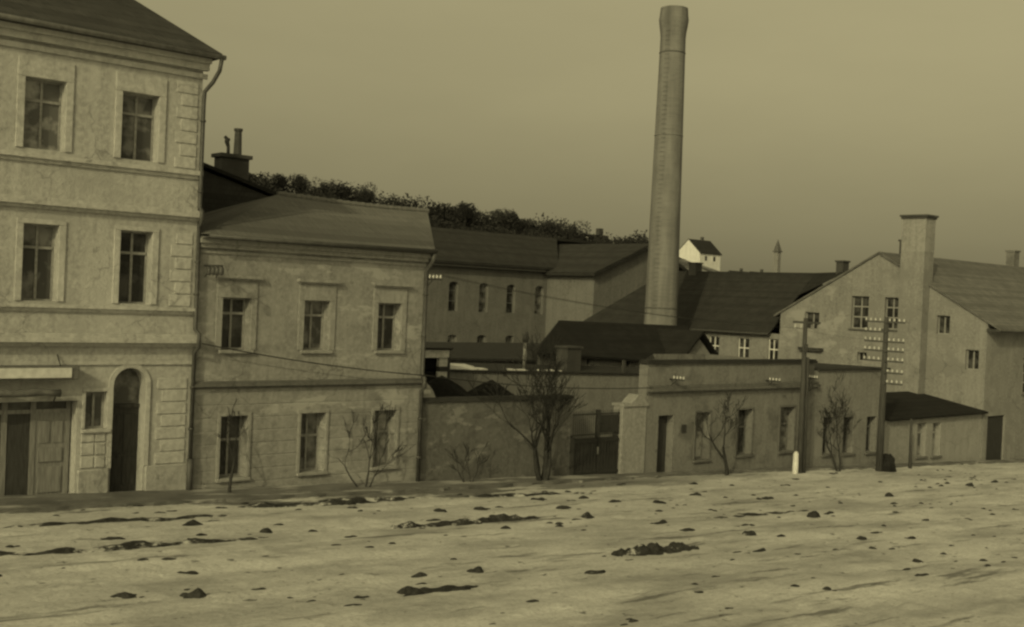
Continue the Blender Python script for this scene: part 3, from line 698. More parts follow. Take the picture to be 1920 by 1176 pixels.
for (a, b, y0, y1) in ((18.6,23.2,12.95,13.5),(18.6,22.9,13.75,14.6),(24.6,26.0,12.95,13.35),(26.9,28.6,12.95,13.2)):
    zf = lambda x, y: 2.8 - (x-18.4)*.0231 + (y-12.86)*.098 + .012
    n = 14; lo = []; hi = []
    for i in range(n+1):
        x = a+(b-a)*i/n; lo.append((x, y0+.06*noise.noise((x*2,y0,1)), 0)); hi.append((x, y1+.3*noise.noise((x*1.3,y1,5)), 0))
    for i in range(n):
        p = [lo[i], lo[i+1], hi[i+1], hi[i]]
        q.slab([(c_[0], c_[1], zf(c_[0], c_[1])+.05) for c_ in p], .05)
sn = q.build('snow', M['white_stone'], rf)
q = MB(); q.box(29.3, 30.4, 13.3, 14.2, 2.3, 3.85); q.box(29.22, 30.48, 13.22, 14.28, 3.853, 3.97); q.build('chimney', M['chimney_brick'], rf)
q = MB(); q.tube([(26.25,13.5,2.5),(26.25,13.5,4.2)], .1, 8); fl = q.build('stove_pipe', M['zinc'], rf, smooth=True)
q = MB(); q.tube([(26.25,13.5,4.15),(26.25,13.5,4.28),(26.27,13.5,4.5),(26.35,13.5,4.7),(26.37,13.5,4.76)], [.14,.18,.17,.09,.02], 8); q.build('cowl', M['dark_iron'], fl)
for x, zt in ((24.3, 3.0), (28.1, 2.85), (33.6, 3.2)):
    q = MB(); q.box(x,x+.16,12.95,13.1,2.4,zt); q.build('post', M['timber'], rf)

Ms = thing('open_shed', (17.6, 12.5, -.6), 'narrow open-fronted shed with white fascia and white corner post beside the two-storey house', 'shed')
q = MB(); q.box(15.6, 19.95, 12.2, 12.28, 3.42, 3.84); q.build('fascia', M['white_wood'], Ms)
q = MB(); q.box(19.4, 19.93, 12.285, 12.5, -1, 2.72); q.box(19.4, 19.93, 12.285, 12.5, 2.97, 3.415); q.build('corner_post', M['white_wood'], Ms)
q = MB(); q.box(19.4, 19.94, 12.25, 12.52, 2.723, 2.967); q.box(19.95,20.08,12.25,12.4,-1,3.6); q.build('rail', M['timber'], Ms)
q = MB(); q.box(15.6, 19.9, 12.86, 12.95, -1, 3.36); q.build('wall', M['coal'], Ms)
q = MB(); q.slab([(15.5,12.05,3.92),(20.1,12.05,3.92),(20.1,12.99,3.6),(15.5,12.99,3.6)], .06); q.build('roof', M['felt'], Ms)

def coal_heap(cx, cy, zb, h, r, label, seed):
    q = MB(); n, m_ = 40, 14
    for j in range(m_+1):
        for i in range(n):
            a = TAU*i/n; f = j/m_; rr = r*f*(1+.12*noise.noise((math.cos(a)*1.5, math.sin(a)*1.5, seed)))
            z = zb + h*(1-f)**1.05 + (.12*noise.noise((cx+rr*math.cos(a)*1.7, rr*math.sin(a)*1.7, seed*3)) if 0 < j else -.06)
            q.v.append((cx+rr*math.cos(a), cy+rr*math.sin(a), z))
    for j in range(m_):
        for i in range(n): q.f.append((j*n+i, j*n+(i+1)%n, (j+1)*n+(i+1)%n, (j+1)*n+i))
    o = q.build('coal_heap', M['coal']); return tag(o, label, 'coal heap', 'coal heaps in the factory yard')
coal_heap(15.45, 7, -.8, 3.85, 6.2, 'black coal heap next to the white shed post', 1.3)
coal_heap(18.05, 6.6, -.9, 3.75, 6.0, 'black coal heap with a full peak above the middle of the yard wall', 5.1)

# ------------------------------------------------------------------ telegraph poles
def insulator(mb, x, y, z, s=1.0):
    mb.tube([(x,y,z),(x,y,z+.04*s),(x,y,z+.05*s),(x,y,z+.13*s),(x,y,z+.16*s)], [.03*s,.055*s,.05*s,.048*s,.02*s], 8)
gp = 'telegraph poles along the street'
p1 = thing('telegraph_pole', (31.1, -1.1, -1.3), 'telegraph pole with one crossarm and a shorter stub pole bolted alongside', 'pole', gp)
q = MB(); q.tube([(31.2,-1.1,-1.9),(31.18,-1.1,2),(31.15,-1.1,6.2)], [.14,.125,.1], 12); q.build('post', M['timber'], p1, smooth=True)
q = MB(); q.tube([(31.58,-1.05,-1.9),(31.5,-1.05,4.3)], [.13,.105], 12); q.build('stub_post', M['timber'], p1, smooth=True)
q = MB(); q.box(31.2,31.3,-1.85,-.35,5.93,6.03); ca = q.build('crossarm', M['timber'], p1)
for y in (-1.75,-1.4,-.8,-.45):
    q = MB(); q.tube([(31.25,y,5.9),(31.25,y,5.72),(31.25,y,5.66)], [.035,.05,.02], 8); q.build('insulator', M['porcelain'] if y > -1 else M['zinc'], ca)
q = MB(); q.tube([(31.1,-1.24,4.55),(31.1,-1.24,4.95)], .09, 8); q.build('junction_box', M['dark_iron'], p1)
p2 = thing('telegraph_pole', (38, -1.3, -1.6), 'stout telegraph pole carrying seven rows of white insulators', 'pole', gp)
q = MB(); q.tube([(38.0,-1.3,-2.2),(38.02,-1.3,2),(38.05,-1.3,6.4)], [.19,.165,.12], 14); q.build('post', M['timber'], p2, smooth=True)
rows = [(6.22,1,1),(5.7,1,0),(5.2,1,1),(4.72,1,1),(4.2,1,1),(3.6,0,1),(3.05,0,1)]
for k, (zz, lft, rgt) in enumerate(rows):
    q = MB(); y0, y1 = (-1.3-1.15 if rgt else -1.3-.1), (-1.3+1.15 if lft else -1.3+.1)
    q.box(37.88,37.93,y0,y1,zz-.12,zz-.04); ca = q.build('crossarm', M['zinc_dark'], p2)
    ys = []
    if lft: ys += [-1.3+d_ for d_ in (.28,.55,.82,1.09)]
    if rgt: ys += [-1.3-d_ for d_ in (.28,.55,.82,1.09)]
    for y in ys:
        q = MB(); insulator(q, 37.9, y, zz-.035, .95); q.build('insulator', M['porcelain'], ca, smooth=True)
gs = MB(); gs.tube([(30.72,-1.2,-1.7),(30.72,-1.2,-.9),(30.73,-1.2,-.3),(30.74,-1.2,-.2)], [.15,.14,.12,.05], 12)
tag(gs.build('guard_stone', M['white_stone'], smooth=True), 'white painted guard stone at the foot of the double telegraph pole', 'bollard')
q = MB(); n = 16
for j in range(9):
    for i in range(n):
        a = TAU*i/n; f = j/8; rr = .42*math.sin(math.pi*(.08+.5*f))*(1+.3*noise.noise((math.cos(a),math.sin(a),j*.4)))
        q.v.append((38.55+rr*math.cos(a), -1.45+rr*math.sin(a), -1.75+1.0*math.cos(math.pi*.5*f)*(1+.12*noise.noise((i*.9,j*.7,3)))))
for j in range(8):
    for i in range(n): q.f.append((j*n+i, j*n+(i+1)%n, (j+1)*n+(i+1)%n, (j+1)*n+i))
tag(q.build('boulder', M['coal']), 'dark rounded boulder against the foot of the stout telegraph pole', 'boulder')
q = MB(); q.tube([(41.6,-1,-2.2),(41.56,-1,-.5),(41.5,-1,.95)], [.1,.085,.07], 8); tag(q.build('wooden_post', M['timber'], smooth=True), 'slim bare wooden post standing before the low annex', 'post')

def wall_bracket(x, z, L, label, down=False):
    b = thing('insulator_bracket', (x, 0, z), label, 'bracket', 'insulator brackets on the house walls')
    q = MB(); q.box(x-.025, x+.025, -L, -.004, z-.03, z+.03); q.tube([(x,-.01,z-.35),(x,-L*.45,z-.03)], .018, 6); q.build('arm', M['dark_iron'], b)
    for k in range(4):
        y = -L + .06 + k*(L-.2)/3.6
        q = MB()
        if down: q.tube([(x,y,z-.03),(x,y,z-.1),(x,y,z-.24),(x,y,z-.3)], [.04,.08,.08,.03], 8)
        else: insulator(q, x, y, z+.03, .85)
        q.build('insulator', M['zinc_dark' if down else 'porcelain'], b, smooth=True)
wall_bracket(.32, 7.15, 1.15, 'insulator bracket near the downpipe between the tall house and the two-storey house', True)
wall_bracket(9.0+.0, 7.1, .95, 'insulator bracket at the right corner of the two-storey house under its eave')
wall_bracket(22.7, 3.28, .85, 'insulator bracket on the left part of the gatehouse parapet')
wall_bracket(29.7, 3.12, .85, 'insulator bracket on the gatehouse parapet near the double pole')
wall_bracket(33.0, 3.2, .7, 'insulator bracket at the right end of the gatehouse parapet')

def wire(p0, p1, sag, label, r=.012, n=16):
    q = MB(); a, b = Vector(p0), Vector(p1)
    q.tube([a.lerp(b, i/n) - Vector((0,0,sag*4*(i/n)*(1-i/n))) for i in range(n+1)], r, 5)
    return tag(q.build('wire', M['wire']), label, 'wire', 'overhead wires along the street')
wire((.1,-.42,4.72), (8.95,-.3,3.62), .12, 'dark cable crossing the two-storey house below its upper windows', .02)
wire((8.95,-.3,3.62), (21.3,-.3,2.95), .2, 'dark cable above the yard wall from the two-storey house to the gatehouse', .02)
for k, y in enumerate((-.9,-.65,-.4)):
    wire((9.0,y,7.28), (31.25,-1.75+k*.35,5.7), .35, 'thin wire from the two-storey house bracket to the double pole', .006)
wire((31.25,-.45,5.7), (37.9,-.75,5.2), .1, 'thin wire between the double pole and the stout pole', .006)

# ------------------------------------------------------------------ bare trees
def bare_tree(x, y, h, label, seed, stems=((0,.05,1),), r0=.08, width=.5, name='bare_tree', cat='tree', fork=.3, gen=5):
    """each stem = (heading, lean, share of the height); limbs fork unevenly, thin out and turn up at the tips"""
    rnd = random.Random(seed); z = sl(x) - .15
    t = thing(name, (x, y, z), label, cat, 'bare trees in front of the houses')
    tr, br = MB(), MB()
    def grow(p, d, L, r, lev, mb):
        n = 7; pts = [p]; rad = [r]; dirs = [d]
        for i in range(n):
            d = (d + Vector((rnd.gauss(0,1), rnd.gauss(0,1), rnd.gauss(.25,.6)))*(.13 if lev else .09)).normalized()
            p = p + d*L/n; pts.append(p); rad.append(max(r*(1-.45*(i+1)/n), .009)); dirs.append(d)
        mb.tube(pts, rad, 7 if lev < 2 else 4, caps=False)
        if lev >= gen: return
        for j in range(rnd.choice((2,3)) if lev < 2 else rnd.choice((2,3,4))):
            k = n if j == 0 else rnd.randint(3 if lev else 4, n)
            a = rnd.uniform(0, TAU); side = Vector((math.cos(a), math.sin(a)*.7, rnd.uniform(-.25,.45)))
            nd = (dirs[k]*(1.0 if j else 1.4) + side*width*rnd.uniform(.5,1.5)).normalized()
            grow(pts[k], nd, L*rnd.uniform(.5,.88), rad[k]*rnd.uniform(.5,.8), lev+1, br)
    for (a, lean, q_) in stems:
        d = Vector((math.cos(a)*lean, math.sin(a)*lean*.5, 1)).normalized()
        grow(Vector((x+.06*math.cos(a), y+.04*math.sin(a), z)), d, h*fork*q_, r0*(.6+.4*q_), 0, tr)
    tr.build('trunk', M['bark'], t, smooth=True); br.build('branches', M['bark_dark'], t)
    return t
bare_tree(1.1, -.9, 3.8, 'slender bare tree before the leftmost ground-floor window of the two-storey house', 3, ((2.8,.12,1),), .065, .55, fork=.33, gen=4)
bare_tree(6.1, -.8, 4.4, 'bare tree before the rightmost ground-floor window of the two-storey house', 12, ((2.6,.45,.8),(.5,.25,1),(.2,.8,.7)), .04, .55, fork=.32, gen=4)
bare_tree(14.5, -.8, 5.0, 'large spreading bare tree in front of the yard wall beside the gate', 23, ((3.1,.75,.95),(2.9,.3,1),(.2,.12,1.05),(.1,.5,1),(-.2,.28,.9)), .12, .55, fork=.38)
bare_tree(25.9, -.9, 5.0, 'bare tree with a straight trunk between the gatehouse door and its middle window', 35, ((1,.03,1),), .1, .8, fork=.34)
bare_tree(34.6, -1.1, 4.6, 'bare tree before the narrow windows of the workshop', 44, ((2.6,.3,1),(.3,.35,.9)), .07, .6, fork=.34)
bare_tree(10.9, -.7, 1.7, 'low bare bush in front of the dark patchy yard wall', 52, ((3,.7,1),(2.4,.4,.9),(.3,.6,1),(.8,.2,1)), .025, .5, 'bare_bush', 'bush', fork=.45, gen=3)

# ------------------------------------------------------------------ ground
def gz(x, y):
    z = sl(x)
    if -24 < x < 62 and -27 < y < -.3:
        z += .04*noise.noise((x*.12, y*.5, 0)) + .03*noise.noise((x*.6, y*1.3, 4)) + .03*max(0, noise.noise((x*1.6, y*2.2, 9)))*2
        z += .02*noise.noise((x*3.1, y*3.7, 2))
    return z
def axis(fine, outer_lo, outer_hi): return outer_lo + fine + outer_hi
xs = [-3000,-1000,-400,-150,-80,-50,-40,-30] + [-24+.2*i for i in range(431)] + [66,75,90,140,300,800,2500]
ys = [-3000,-1000,-400,-150,-80,-45,-32] + [-27+.13*i for i in range(208)] + [1,4,10,20,40,80,160,400,1000,3000]
me = bpy.data.meshes.new('ground'); nx, ny = len(xs), len(ys)
vv = [(x, y, gz(x, y)) for y in ys for x in xs]
ff = [(j*nx+i, j*nx+i+1, (j+1)*nx+i+1, (j+1)*nx+i) for j in range(ny-1) for i in range(nx-1)]
me.from_pydata(vv, [], ff); me.materials.append(M['snow'])
for p in me.polygons: p.use_smooth = True
gr = bpy.data.objects.new('ground', me); COL.objects.link(gr); tag(gr, 'trampled snow field with muddy streaks', None, None, 'structure')
q = MB()
pts = [(-24,-2.0),(0,-1.9),(9,-1.5),(16,-1.0),(24,-.55),(52,-.45),(70,-.45)]
for (a, wa), (b, wb) in zip(pts, pts[1:]):
    n = max(1, int((b-a)/.4))
    for i in range(n):
        f0, f1 = i/n, (i+1)/n; x0, x1 = a+(b-a)*f0, a+(b-a)*f1; y0, y1 = wa+(wb-wa)*f0+.22*noise.noise((x0*1.3,0,3)), wa+(wb-wa)*f1+.22*noise.noise((x1*1.3,0,3))
        h0, h1 = sl(x0)+.1+.02*noise.noise((x0,3,1)), sl(x1)+.1+.02*noise.noise((x1,3,1))
        q.quad((x0,y0,h0),(x1,y1,h1),(x1,.0,h1+.03),(x0,.0,h0+.03)); q.quad((x0,y0,h0),(x1,y1,h1),(x1,y1-.02,h1-.5),(x0,y0-.02,h0-.5))
tag(q.build('pavement', M['pavement']), 'dark trodden pavement strip along the house fronts', None, None, 'structure')

# mud thrown up through the snow
def mound(x, y, lx, ly, h, label, seed, cat='mud clod', name='mud_clod', group='mud clods on the snow', lumps=2.2, link=True):
    q = MB(); lx *= 1.25; ly *= 1.0; h *= .82
    nx_, ny_ = max(9, int(lx/.09)), max(8, int(ly/.07)); H = []
    for j in range(ny_+1):
        for i in range(nx_+1):
            u, w = 2*i/nx_-1, 2*j/ny_-1; px, py = x+u*lx/2, y+w*ly/2
            fall = 1-(abs(u)**2.4+abs(w)**2)
            nz = noise.noise((px*lumps*1.1, py*lumps*1.8, seed))*1.05 + noise.noise((px*lumps*2.3, py*lumps*3.6, seed))*.5 + noise.noise((px*9, py*11, seed))*.18
            hh = h*(fall*.7 + nz*(.75 if fall > 0 else .3)) - .03
            if fall < -.05: hh = min(hh, -.04)
            H.append(hh); q.v.append((px, py, gz(px, py)+max(hh, -.06)+.01))
    used = set()
    for j in range(ny_):
        for i in range(nx_):
            c4 = (j*(nx_+1)+i, j*(nx_+1)+i+1, (j+1)*(nx_+1)+i+1, (j+1)*(nx_+1)+i)
            if max(H[k] for k in c4) > -.015: q.f.append(c4); used |= set(c4)
    rm = {k: n for n, k in enumerate(sorted(used))}
    q.v = [q.v[k] for k in sorted(used)]; q.f = [tuple(rm[k] for k in f) for f in q.f]
    if not link: return q
    return tag(q.build(name, M['mud_snowy' if name == 'mud_rut' else 'mud']), label, cat, group)
clods = [
 (-5.9,-12.3,.55,.5,.26,'peaked mud clod in the nearest snow, second from the left along the front'),
 (-7.05,-11.75,.5,.4,.14,'flat mud clod in the nearest snow, leftmost of the front row'),
 (1.25,-12.65,.42,.35,.2,'small peaked mud clod alone in the snow before the middle of the yard'),
 (-1.5,-13.7,.5,.4,.2,'mud clod at the left end of the low mud streak in the front snow'),
 (-.3,-14.0,.45,.35,.14,'mud clod at the right end of the low mud streak in the front snow'),
 (4.1,-13.85,.6,.35,.13,'flat clod between the front mud streak and the big mud heap'),
 (13.3,-11.65,.5,.4,.24,'steep mud clod right of the big mud heap in open snow'),
 (19.1,-10.1,.5,.4,.26,'upright mud clod in the right half of the snow, farther than the heap'),
 (3.3,-7.05,.7,.4,.2,'mud clod at the left end of the long dark rut in the middle'),
 (7.75,-5.2,.6,.4,.22,'mud clod in the snow halfway between the rut and the yard gate'),
 (37.4,-6.6,.6,.4,.3,'distant mud clod before the right end of the workshop'),
 (-2.3,-5.05,.55,.35,.18,'mud clod in the snow before the two-storey house, near its left end'),
 (-.9,-6.5,.35,.3,.2,'round mud clod just past the right tip of the left rut'),
 (-3.1,-6.9,.4,.3,.14,'small low clod on top side of the left rut'),
 (10.2,-7.6,.5,.35,.18,'mud clod right of the long dark rut in the middle'),
 (15.5,-6.0,.6,.35,.16,'clod in the snow in front of the gate pier'),
 (21.5,-6.3,.6,.4,.2,'clod in the snow in front of the gatehouse door'),
 (28.5,-7.6,.6,.4,.2,'clod in the snow in front of the double pole'),
 (11.2,-4.2,.6,.4,.2,'clod near the foot of the yard wall'),
 (16.6,-13.6,.4,.3,.16,'small clod in the nearest snow at the right'),
]
for i, c_ in enumerate(clods): mound(*c_[:5], c_[5], 2.3+i*1.7)
mound(8.0, -12.5, 2.9, .8, .27, 'big lumpy mud heap in the right foreground snow', 40.3, 'mud heap', 'mud_heap', 'mud heaps', 2.6)
mound(-.8, -13.85, 1.9, .45, .13, 'low streak of mud in the front snow left of centre', 47.9, 'mud heap', 'mud_heap', 'mud heaps', 1.6)
ruts = [(-5.2,-7.25,6.9,.5,.17,'long muddy rut at the left, running along the street'),
        (6.0,-7.1,5.2,.45,.22,'long dark muddy rut in the middle of the snow'),
        (-3.8,-4.1,5.8,.55,.13,'muddy rut close to the pavement at the left'),
        (3.4,-2.8,6.2,.8,.16,'churned muddy rut beside the pavement of the two-storey house'),
        (11.0,-3.2,6.5,.45,.13,'thin muddy rut in front of the yard wall'),
        (17.5,-9.0,5.0,.4,.1,'thin muddy rut in the right half of the snow')]
for i, c_ in enumerate(ruts): mound(*c_[:5], c_[5], 61.7+i*3.3, 'mud rut', 'mud_rut', 'muddy ruts in the snow', 1.3)
q = MB(); rnd = random.Random(5)
for i in range(460):
    y = -rnd.uniform(1.5, 18); x = rnd.uniform(-9, 45)
    if noise.noise((x*.15, y*.5, 7)) < -.05 and rnd.random() < .75: continue
    s = rnd.uniform(.08, .22)*rnd.choice((1,1,1,1.5)); m_ = mound(x, y, s*rnd.uniform(1,2.4), s, s*.45, '', rnd.uniform(0,99), link=False)
    b0 = len(q.v); q.v += m_.v; q.f += [tuple(k+b0 for k in f) for f in m_.f]
tag(q.build('mud_crumbs', M['mud']), 'scattered mud crumbs and small lumps all over the snow', None, None, 'stuff')

# ------------------------------------------------------------------ hill with woods, and far houses
CAM = Vector((-16.83, -34.06, 6.53)); FW = Vector((.6622, .7494, 0)); RT = Vector((.7494, -.6622, 0))
def far(side, depth, z): v = CAM + FW*depth + RT*(side*depth); return Vector((v.x, v.y, z))
# skyline of the wooded hill: (bearing as tangent right of the view axis, height above ground) seen over the roofs at about 150 m
sky = [(-.42,22),(-.30,21.5),(-.24,21),(-.2,20.4),(-.17,20.2),(-.145,19.8),(-.118,19.3),(-.075,18.2),(-.052,17.8),(-.04,17.6),(-.015,17.4),(.012,17.1),(.042,16.9),(.056,15.6),(.07,15.3),(.092,15.6),(.118,14.8),(.15,13.2),(.2,11),(.3,8),(.6,4),(.9,0)]
def sky_h(s):
    if s <= sky[0][0]: return sky[0][1]
    for (a, h0), (b, h1) in zip(sky, sky[1:]):
        if s <= b: return h0 + (h1-h0)*(s-a)/(b-a)
    return sky[-1][1]
q = MB(); ns, nd = 90, 14
deps = [115+8.5*k for k in range(nd)]
for k, dd in enumerate(deps):
    prof_ = min(1, (k/4.2)) if k < 5 else max(0, 1-(k-5)*.03)
    for i in range(ns):
        s = -.5 + 1.5*i/(ns-1)
        h = -3 + (sky_h(s) + 3 - 3.4)*math.sin(prof_*math.pi/2)*(dd/150 if k > 3 else 1) + .7*noise.noise((s*30, dd*.1, 1))
        q.v.append(tuple(far(s, dd, h)))
for k in range(nd-1):
    for i in range(ns-1): q.f.append((k*ns+i, k*ns+i+1, (k+1)*ns+i+1, (k+1)*ns+i))
tag(q.build('hill', M['hill'], smooth=True), 'dark wooded hill behind the factory roofs', None, None, 'structure')
q = MB()
fh = [(-.5,5),(0.05,8),(.13,12.5),(.2,15.6),(.26,14.2),(.4,13.5),(.6,12),(.9,10),(1.3,6)]
def fh_h(s):
    for (a, h0), (b, h1) in zip(fh, fh[1:]):
        if s <= b: return h0+(h1-h0)*(s-a)/(b-a)
    return fh[-1][1]
deps = [300+30*k for k in range(10)]
for k, dd in enumerate(deps):
    pf = math.sin(min(1, k/4)*math.pi/2)
    for i in range(70):
        s = -.5+1.7*i/69; q.v.append(tuple(far(s, dd, -4 + (fh_h(s)+4)*pf)))
for k in range(9):
    for i in range(69): q.f.append((k*70+i, k*70+i+1, (k+1)*70+i+1, (k+1)*70+i))
tag(q.build('far_hill', M['hill'], smooth=True), 'low far hill behind the right-hand roofs', None, None, 'structure')

def hill_tree_mesh(seed, R_, H_):
    rnd = random.Random(seed); q = MB()
    blobs = [(rnd.uniform(-.55,.55)*R_, rnd.uniform(-.55,.55)*R_, H_*rnd.uniform(.42,.85), R_*rnd.uniform(.4,.7)) for _ in range(9)]
    for _ in range(3200):
        bx, by, bz, br = rnd.choice(blobs)
        d = Vector((rnd.gauss(0,1), rnd.gauss(0,1), rnd.gauss(0,.8))).normalized()*br*rnd.uniform(.55,1.05)
        c_ = Vector((bx,by,bz))+d; s = rnd.uniform(.07,.17)
        u = Vector((rnd.uniform(-1,1),rnd.uniform(-1,1),rnd.uniform(-1,1))).normalized(); w = u.orthogonal().normalized()
        q.quad(c_+u*s+w*s*.4, c_-u*s*.3+w*s*.8, c_-u*s-w*s*.4, c_+u*s*.2-w*s*.8)
    t = MB(); t.tube([(0,0,-.6),(.05,0,H_*.35),(0,.05,H_*.7)], [.2,.15,.06], 7)
    return q, t
protos = []
for k in range(5):
    c_, t_ = hill_tree_mesh(100+k, 2.3+.25*k, 5.0+.25*k)
    r_ = thing('hill_tree', (0,0,0), 'dark evergreen tree of the wood on the hill behind the factory roofs', 'tree', 'dark trees on the wooded hill')
    c_.build('crown', M['needles'], r_); t_.build('trunk', M['bark_dark'], r_); protos.append(r_)
rnd = random.Random(9); cnt = 0
def put_tree(s, dd, top, sc):
    global cnt
    p_ = protos[cnt % 5]; o = p_ if cnt < 5 else copy_tree(p_); cnt += 1
    hh = (5.0+.25*((cnt-1) % 5))*sc
    o.location = far(s, dd, top - hh*.98); o.scale = (sc,)*3; o.rotation_euler.z = rnd.uniform(0, TAU)
s = -.40
while s < .128:
    if not (.055 < s < .073):
        put_tree(s, 150+rnd.uniform(-3,3), sky_h(s)+rnd.uniform(-.9,.15)+(.7 if rnd.random() < .3 else 0), rnd.choice((.6,.75,.9,1.1,1.45)))
    s += rnd.uniform(.006,.015)
s = -.38
while s < .125:
    put_tree(s, 139+rnd.uniform(-3,3), sky_h(s)*.93-1.6+rnd.uniform(-.4,.4), rnd.uniform(.7,1.0)); s += rnd.uniform(.009,.016)

def small_house(name, base, w, L, hw, hr, label, wm, rm, rot=0, win=True):
    t = thing(name, base, label, 'house'); bx, by, bz = base
    q = MB(); q.prism([(bx,by-w/2,bz),(bx,by+w/2,bz),(bx,by+w/2,bz+hw),(bx,by,bz+hw+hr),(bx,by-w/2,bz+hw)], (L,0,0)); q.build('wall', wm, t)
    q = MB(); e = .35; k = hr/(w/2)
    q.slab([(bx-.15,by-w/2-e,bz+hw-e*k+.12),(bx+L+.3,by-w/2-e,bz+hw-e*k+.12),(bx+L+.3,by,bz+hw+hr+.12),(bx-.15,by,bz+hw+hr+.12)], .15)
    q.slab([(bx-.15,by+w/2+e,bz+hw-e*k+.12),(bx-.15,by,bz+hw+hr+.12),(bx+L+.3,by,bz+hw+hr+.12),(bx+L+.3,by+w/2+e,bz+hw-e*k+.12)], .15)
    rf = q.build('roof', rm, t)
    q = MB(); q.box(bx+L*.6,bx+L*.6+.7,by-.3,by+.4,bz+hw+hr-.6,bz+hw+hr+1.0); q.build('chimney', M['chimney_brick'], rf)
    if win:
        for k2 in range(2):
            x = bx+L*(.25+.4*k2); q = MB(); q.box(x,x+.9,by-w/2-.03,by-w/2+.02,bz+hw-2.2,bz+hw-.9); q.build('window', M['glass'], t)
    return t
hp = CAM + (Vector((83.6,50.6,14.0))-CAM)*2.5
small_house('white_house', (hp.x, hp.y, hp.z-9.0), 8.2, 9.0, 5.2, 3.6, 'white gabled house far behind, just right of the factory chimney', M['white_wall'], M['tiles_dark'])
hp = far(.0655, 158, 15.6)
small_house('hill_house', (hp.x-1, hp.y, hp.z-4.3), 3.6, 3.4, 2.8, 1.4, 'small pale house among the trees on the wooded hill', M['white_wall'], M['tiles_dark'], win=False)
for dx, lab in ((.1905,'far low house with a grey roof, left of the distant church spire'), (.208,'far low house with a grey roof, touching the distant church spire')):
    hp = far(dx, 360, 15.5); small_house('far_house', (hp.x-4, hp.y, hp.z-3.3), 7, 9, 3.2, 2.4, lab, M['plaster_f'], M['tiles_dark'], win=False)
sp = far(.2236, 400, 0)
cs = thing('church_tower', (sp.x, sp.y, 10), 'tiny distant church tower with a pointed spire on the horizon', 'church tower')
q = MB(); q.box(sp.x-.85,sp.x+.85,sp.y-.85,sp.y+.85,8,26.2); q.build('tower', M['plaster_f'], cs)
q = MB(); q.box(sp.x-1.2,sp.x+1.2,sp.y-1.2,sp.y+1.2,26.2,26.6); n0 = len(q.v)
q.v += [(sp.x-1,sp.y-1,26.6),(sp.x+1,sp.y-1,26.6),(sp.x+1,sp.y+1,26.6),(sp.x-1,sp.y+1,26.6),(sp.x,sp.y,30.6)]
q.f += [(n0,n0+1,n0+4),(n0+1,n0+2,n0+4),(n0+2,n0+3,n0+4),(n0+3,n0,n0+4)]; q.build('spire', M['stack_band'], cs)

# ------------------------------------------------------------------ light, sky, camera
TINT = (1.0, .89, .485)
sun_dir = Vector((-1.85, -.9, 1.0)).normalized()
elev = math.asin(sun_dir.z); az = math.atan2(sun_dir.x, sun_dir.y)
L = bpy.data.lights.new('sun', 'SUN'); L.energy = 2.05; L.angle = R(.8); L.color = TINT
so = bpy.data.objects.new('sun', L); COL.objects.link(so); so.rotation_euler = sun_dir.to_track_quat('Z', 'Y').to_euler(); so.location = (0,0,60)
W = bpy.data.worlds.new('World'); S.world = W; W.use_nodes = True; t = W.node_tree; t.nodes.clear()
out = t.nodes.new('ShaderNodeOutputWorld'); bg = t.nodes.new('ShaderNodeBackground'); t.links.new(bg.outputs[0], out.inputs[0])
skyn = t.nodes.new('ShaderNodeTexSky'); skyn.sky_type = 'NISHITA'; skyn.sun_disc = False; skyn.sun_elevation = elev; skyn.sun_rotation = az
skyn.air_density = 1.6; skyn.dust_density = 4
bw = t.nodes.new('ShaderNodeRGBToBW'); t.links.new(skyn.outputs[0], bw.inputs[0])
tc = t.nodes.new('ShaderNodeTexCoord'); sx = t.nodes.new('ShaderNodeSeparateXYZ'); t.links.new(tc.outputs['Generated'], sx.inputs[0])
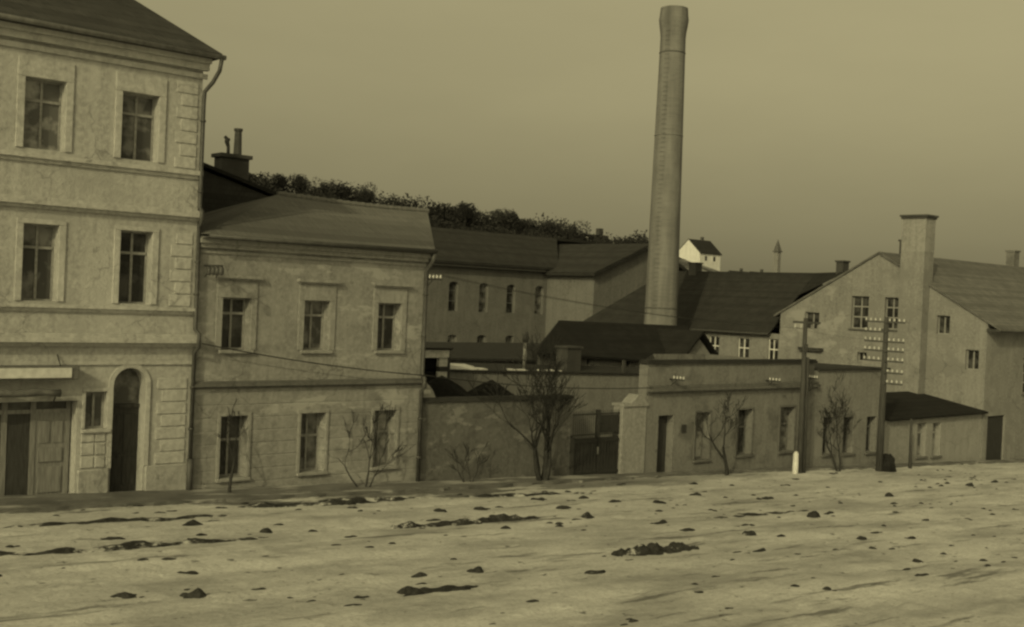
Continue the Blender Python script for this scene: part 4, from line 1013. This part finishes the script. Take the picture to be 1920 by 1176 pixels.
# elevation curve of the winter sky: hazy and a little darker low down, clear above
mr = t.nodes.new('ShaderNodeMapRange'); mr.inputs['From Min'].default_value = 0; mr.inputs['From Max'].default_value = .3; t.links.new(sx.outputs[2], mr.inputs[0])
cr = t.nodes.new('ShaderNodeValToRGB'); cr.color_ramp.interpolation = 'B_SPLINE'
stops = [(0,.98),(.067,.88),(.117,.64),(.177,.47),(.267,.39),(.397,.37),(.57,.43),(.817,.505),(1,.56)]
while len(cr.color_ramp.elements) < len(stops): cr.color_ramp.elements.new(.5)
for e_, (p_, v_) in zip(cr.color_ramp.elements, stops): e_.position = p_; e_.color = (v_, v_, v_, 1)
t.links.new(mr.outputs[0], cr.inputs[0])
cl = N(t, 'ShaderNodeTexNoise', Scale=2.2, Detail=6, Roughness=.55); mpn = t.nodes.new('ShaderNodeMapping'); mpn.inputs['Scale'].default_value = (1, 1, 3.5)
t.links.new(tc.outputs['Generated'], mpn.inputs[0]); t.links.new(mpn.outputs[0], cl.inputs['Vector'])
veil = t.nodes.new('ShaderNodeMapRange'); veil.inputs['From Min'].default_value = .3; veil.inputs['From Max'].default_value = .7; veil.inputs['To Min'].default_value = 1.88; veil.inputs['To Max'].default_value = 2.12
t.links.new(cl.outputs[0], veil.inputs[0])
v_ = math_n(t, 'MULTIPLY', math_n(t, 'MULTIPLY', bw.outputs[0], cr.outputs[0]), veil.outputs[0])
tm = t.nodes.new('ShaderNodeMix'); tm.data_type = 'RGBA'; tm.blend_type = 'MULTIPLY'; tm.inputs[0].default_value = 1
cbn = t.nodes.new('ShaderNodeCombineColor')
for i in range(3): t.links.new(v_, cbn.inputs[i])
t.links.new(cbn.outputs[0], tm.inputs[6]); tm.inputs[7].default_value = (*TINT, 1); t.links.new(tm.outputs[2], bg.inputs[0])
bg.inputs[1].default_value = .145

cam = bpy.data.cameras.new('camera'); co = bpy.data.objects.new('camera', cam); COL.objects.link(co)
cam.sensor_fit = 'HORIZONTAL'; cam.sensor_width = 36; cam.lens = 36*2200/1920; cam.clip_end = 8000; cam.clip_start = .5
Fv = Vector((0.66206545, 0.74933772, -0.01274056)).normalized(); Rv = Vector((0.74907413,-0.66110581,0.04274407)).normalized(); Uv = Rv.cross(Fv).normalized()
mt = Matrix((Rv, Uv, -Fv)).transposed().to_4x4(); mt.translation = Vector((-16.831,-34.062,6.528)); co.matrix_world = mt
S.camera = co
S.view_settings.view_transform = 'Standard'; S.view_settings.look = 'None'; S.view_settings.exposure = -.62; S.view_settings.gamma = 1
S.render.engine = 'CYCLES'; S.cycles.filter_width = 2.5; S.cycles.max_bounces = 5
for o in bpy.data.objects:
    if '_o' in o: del o['_o']
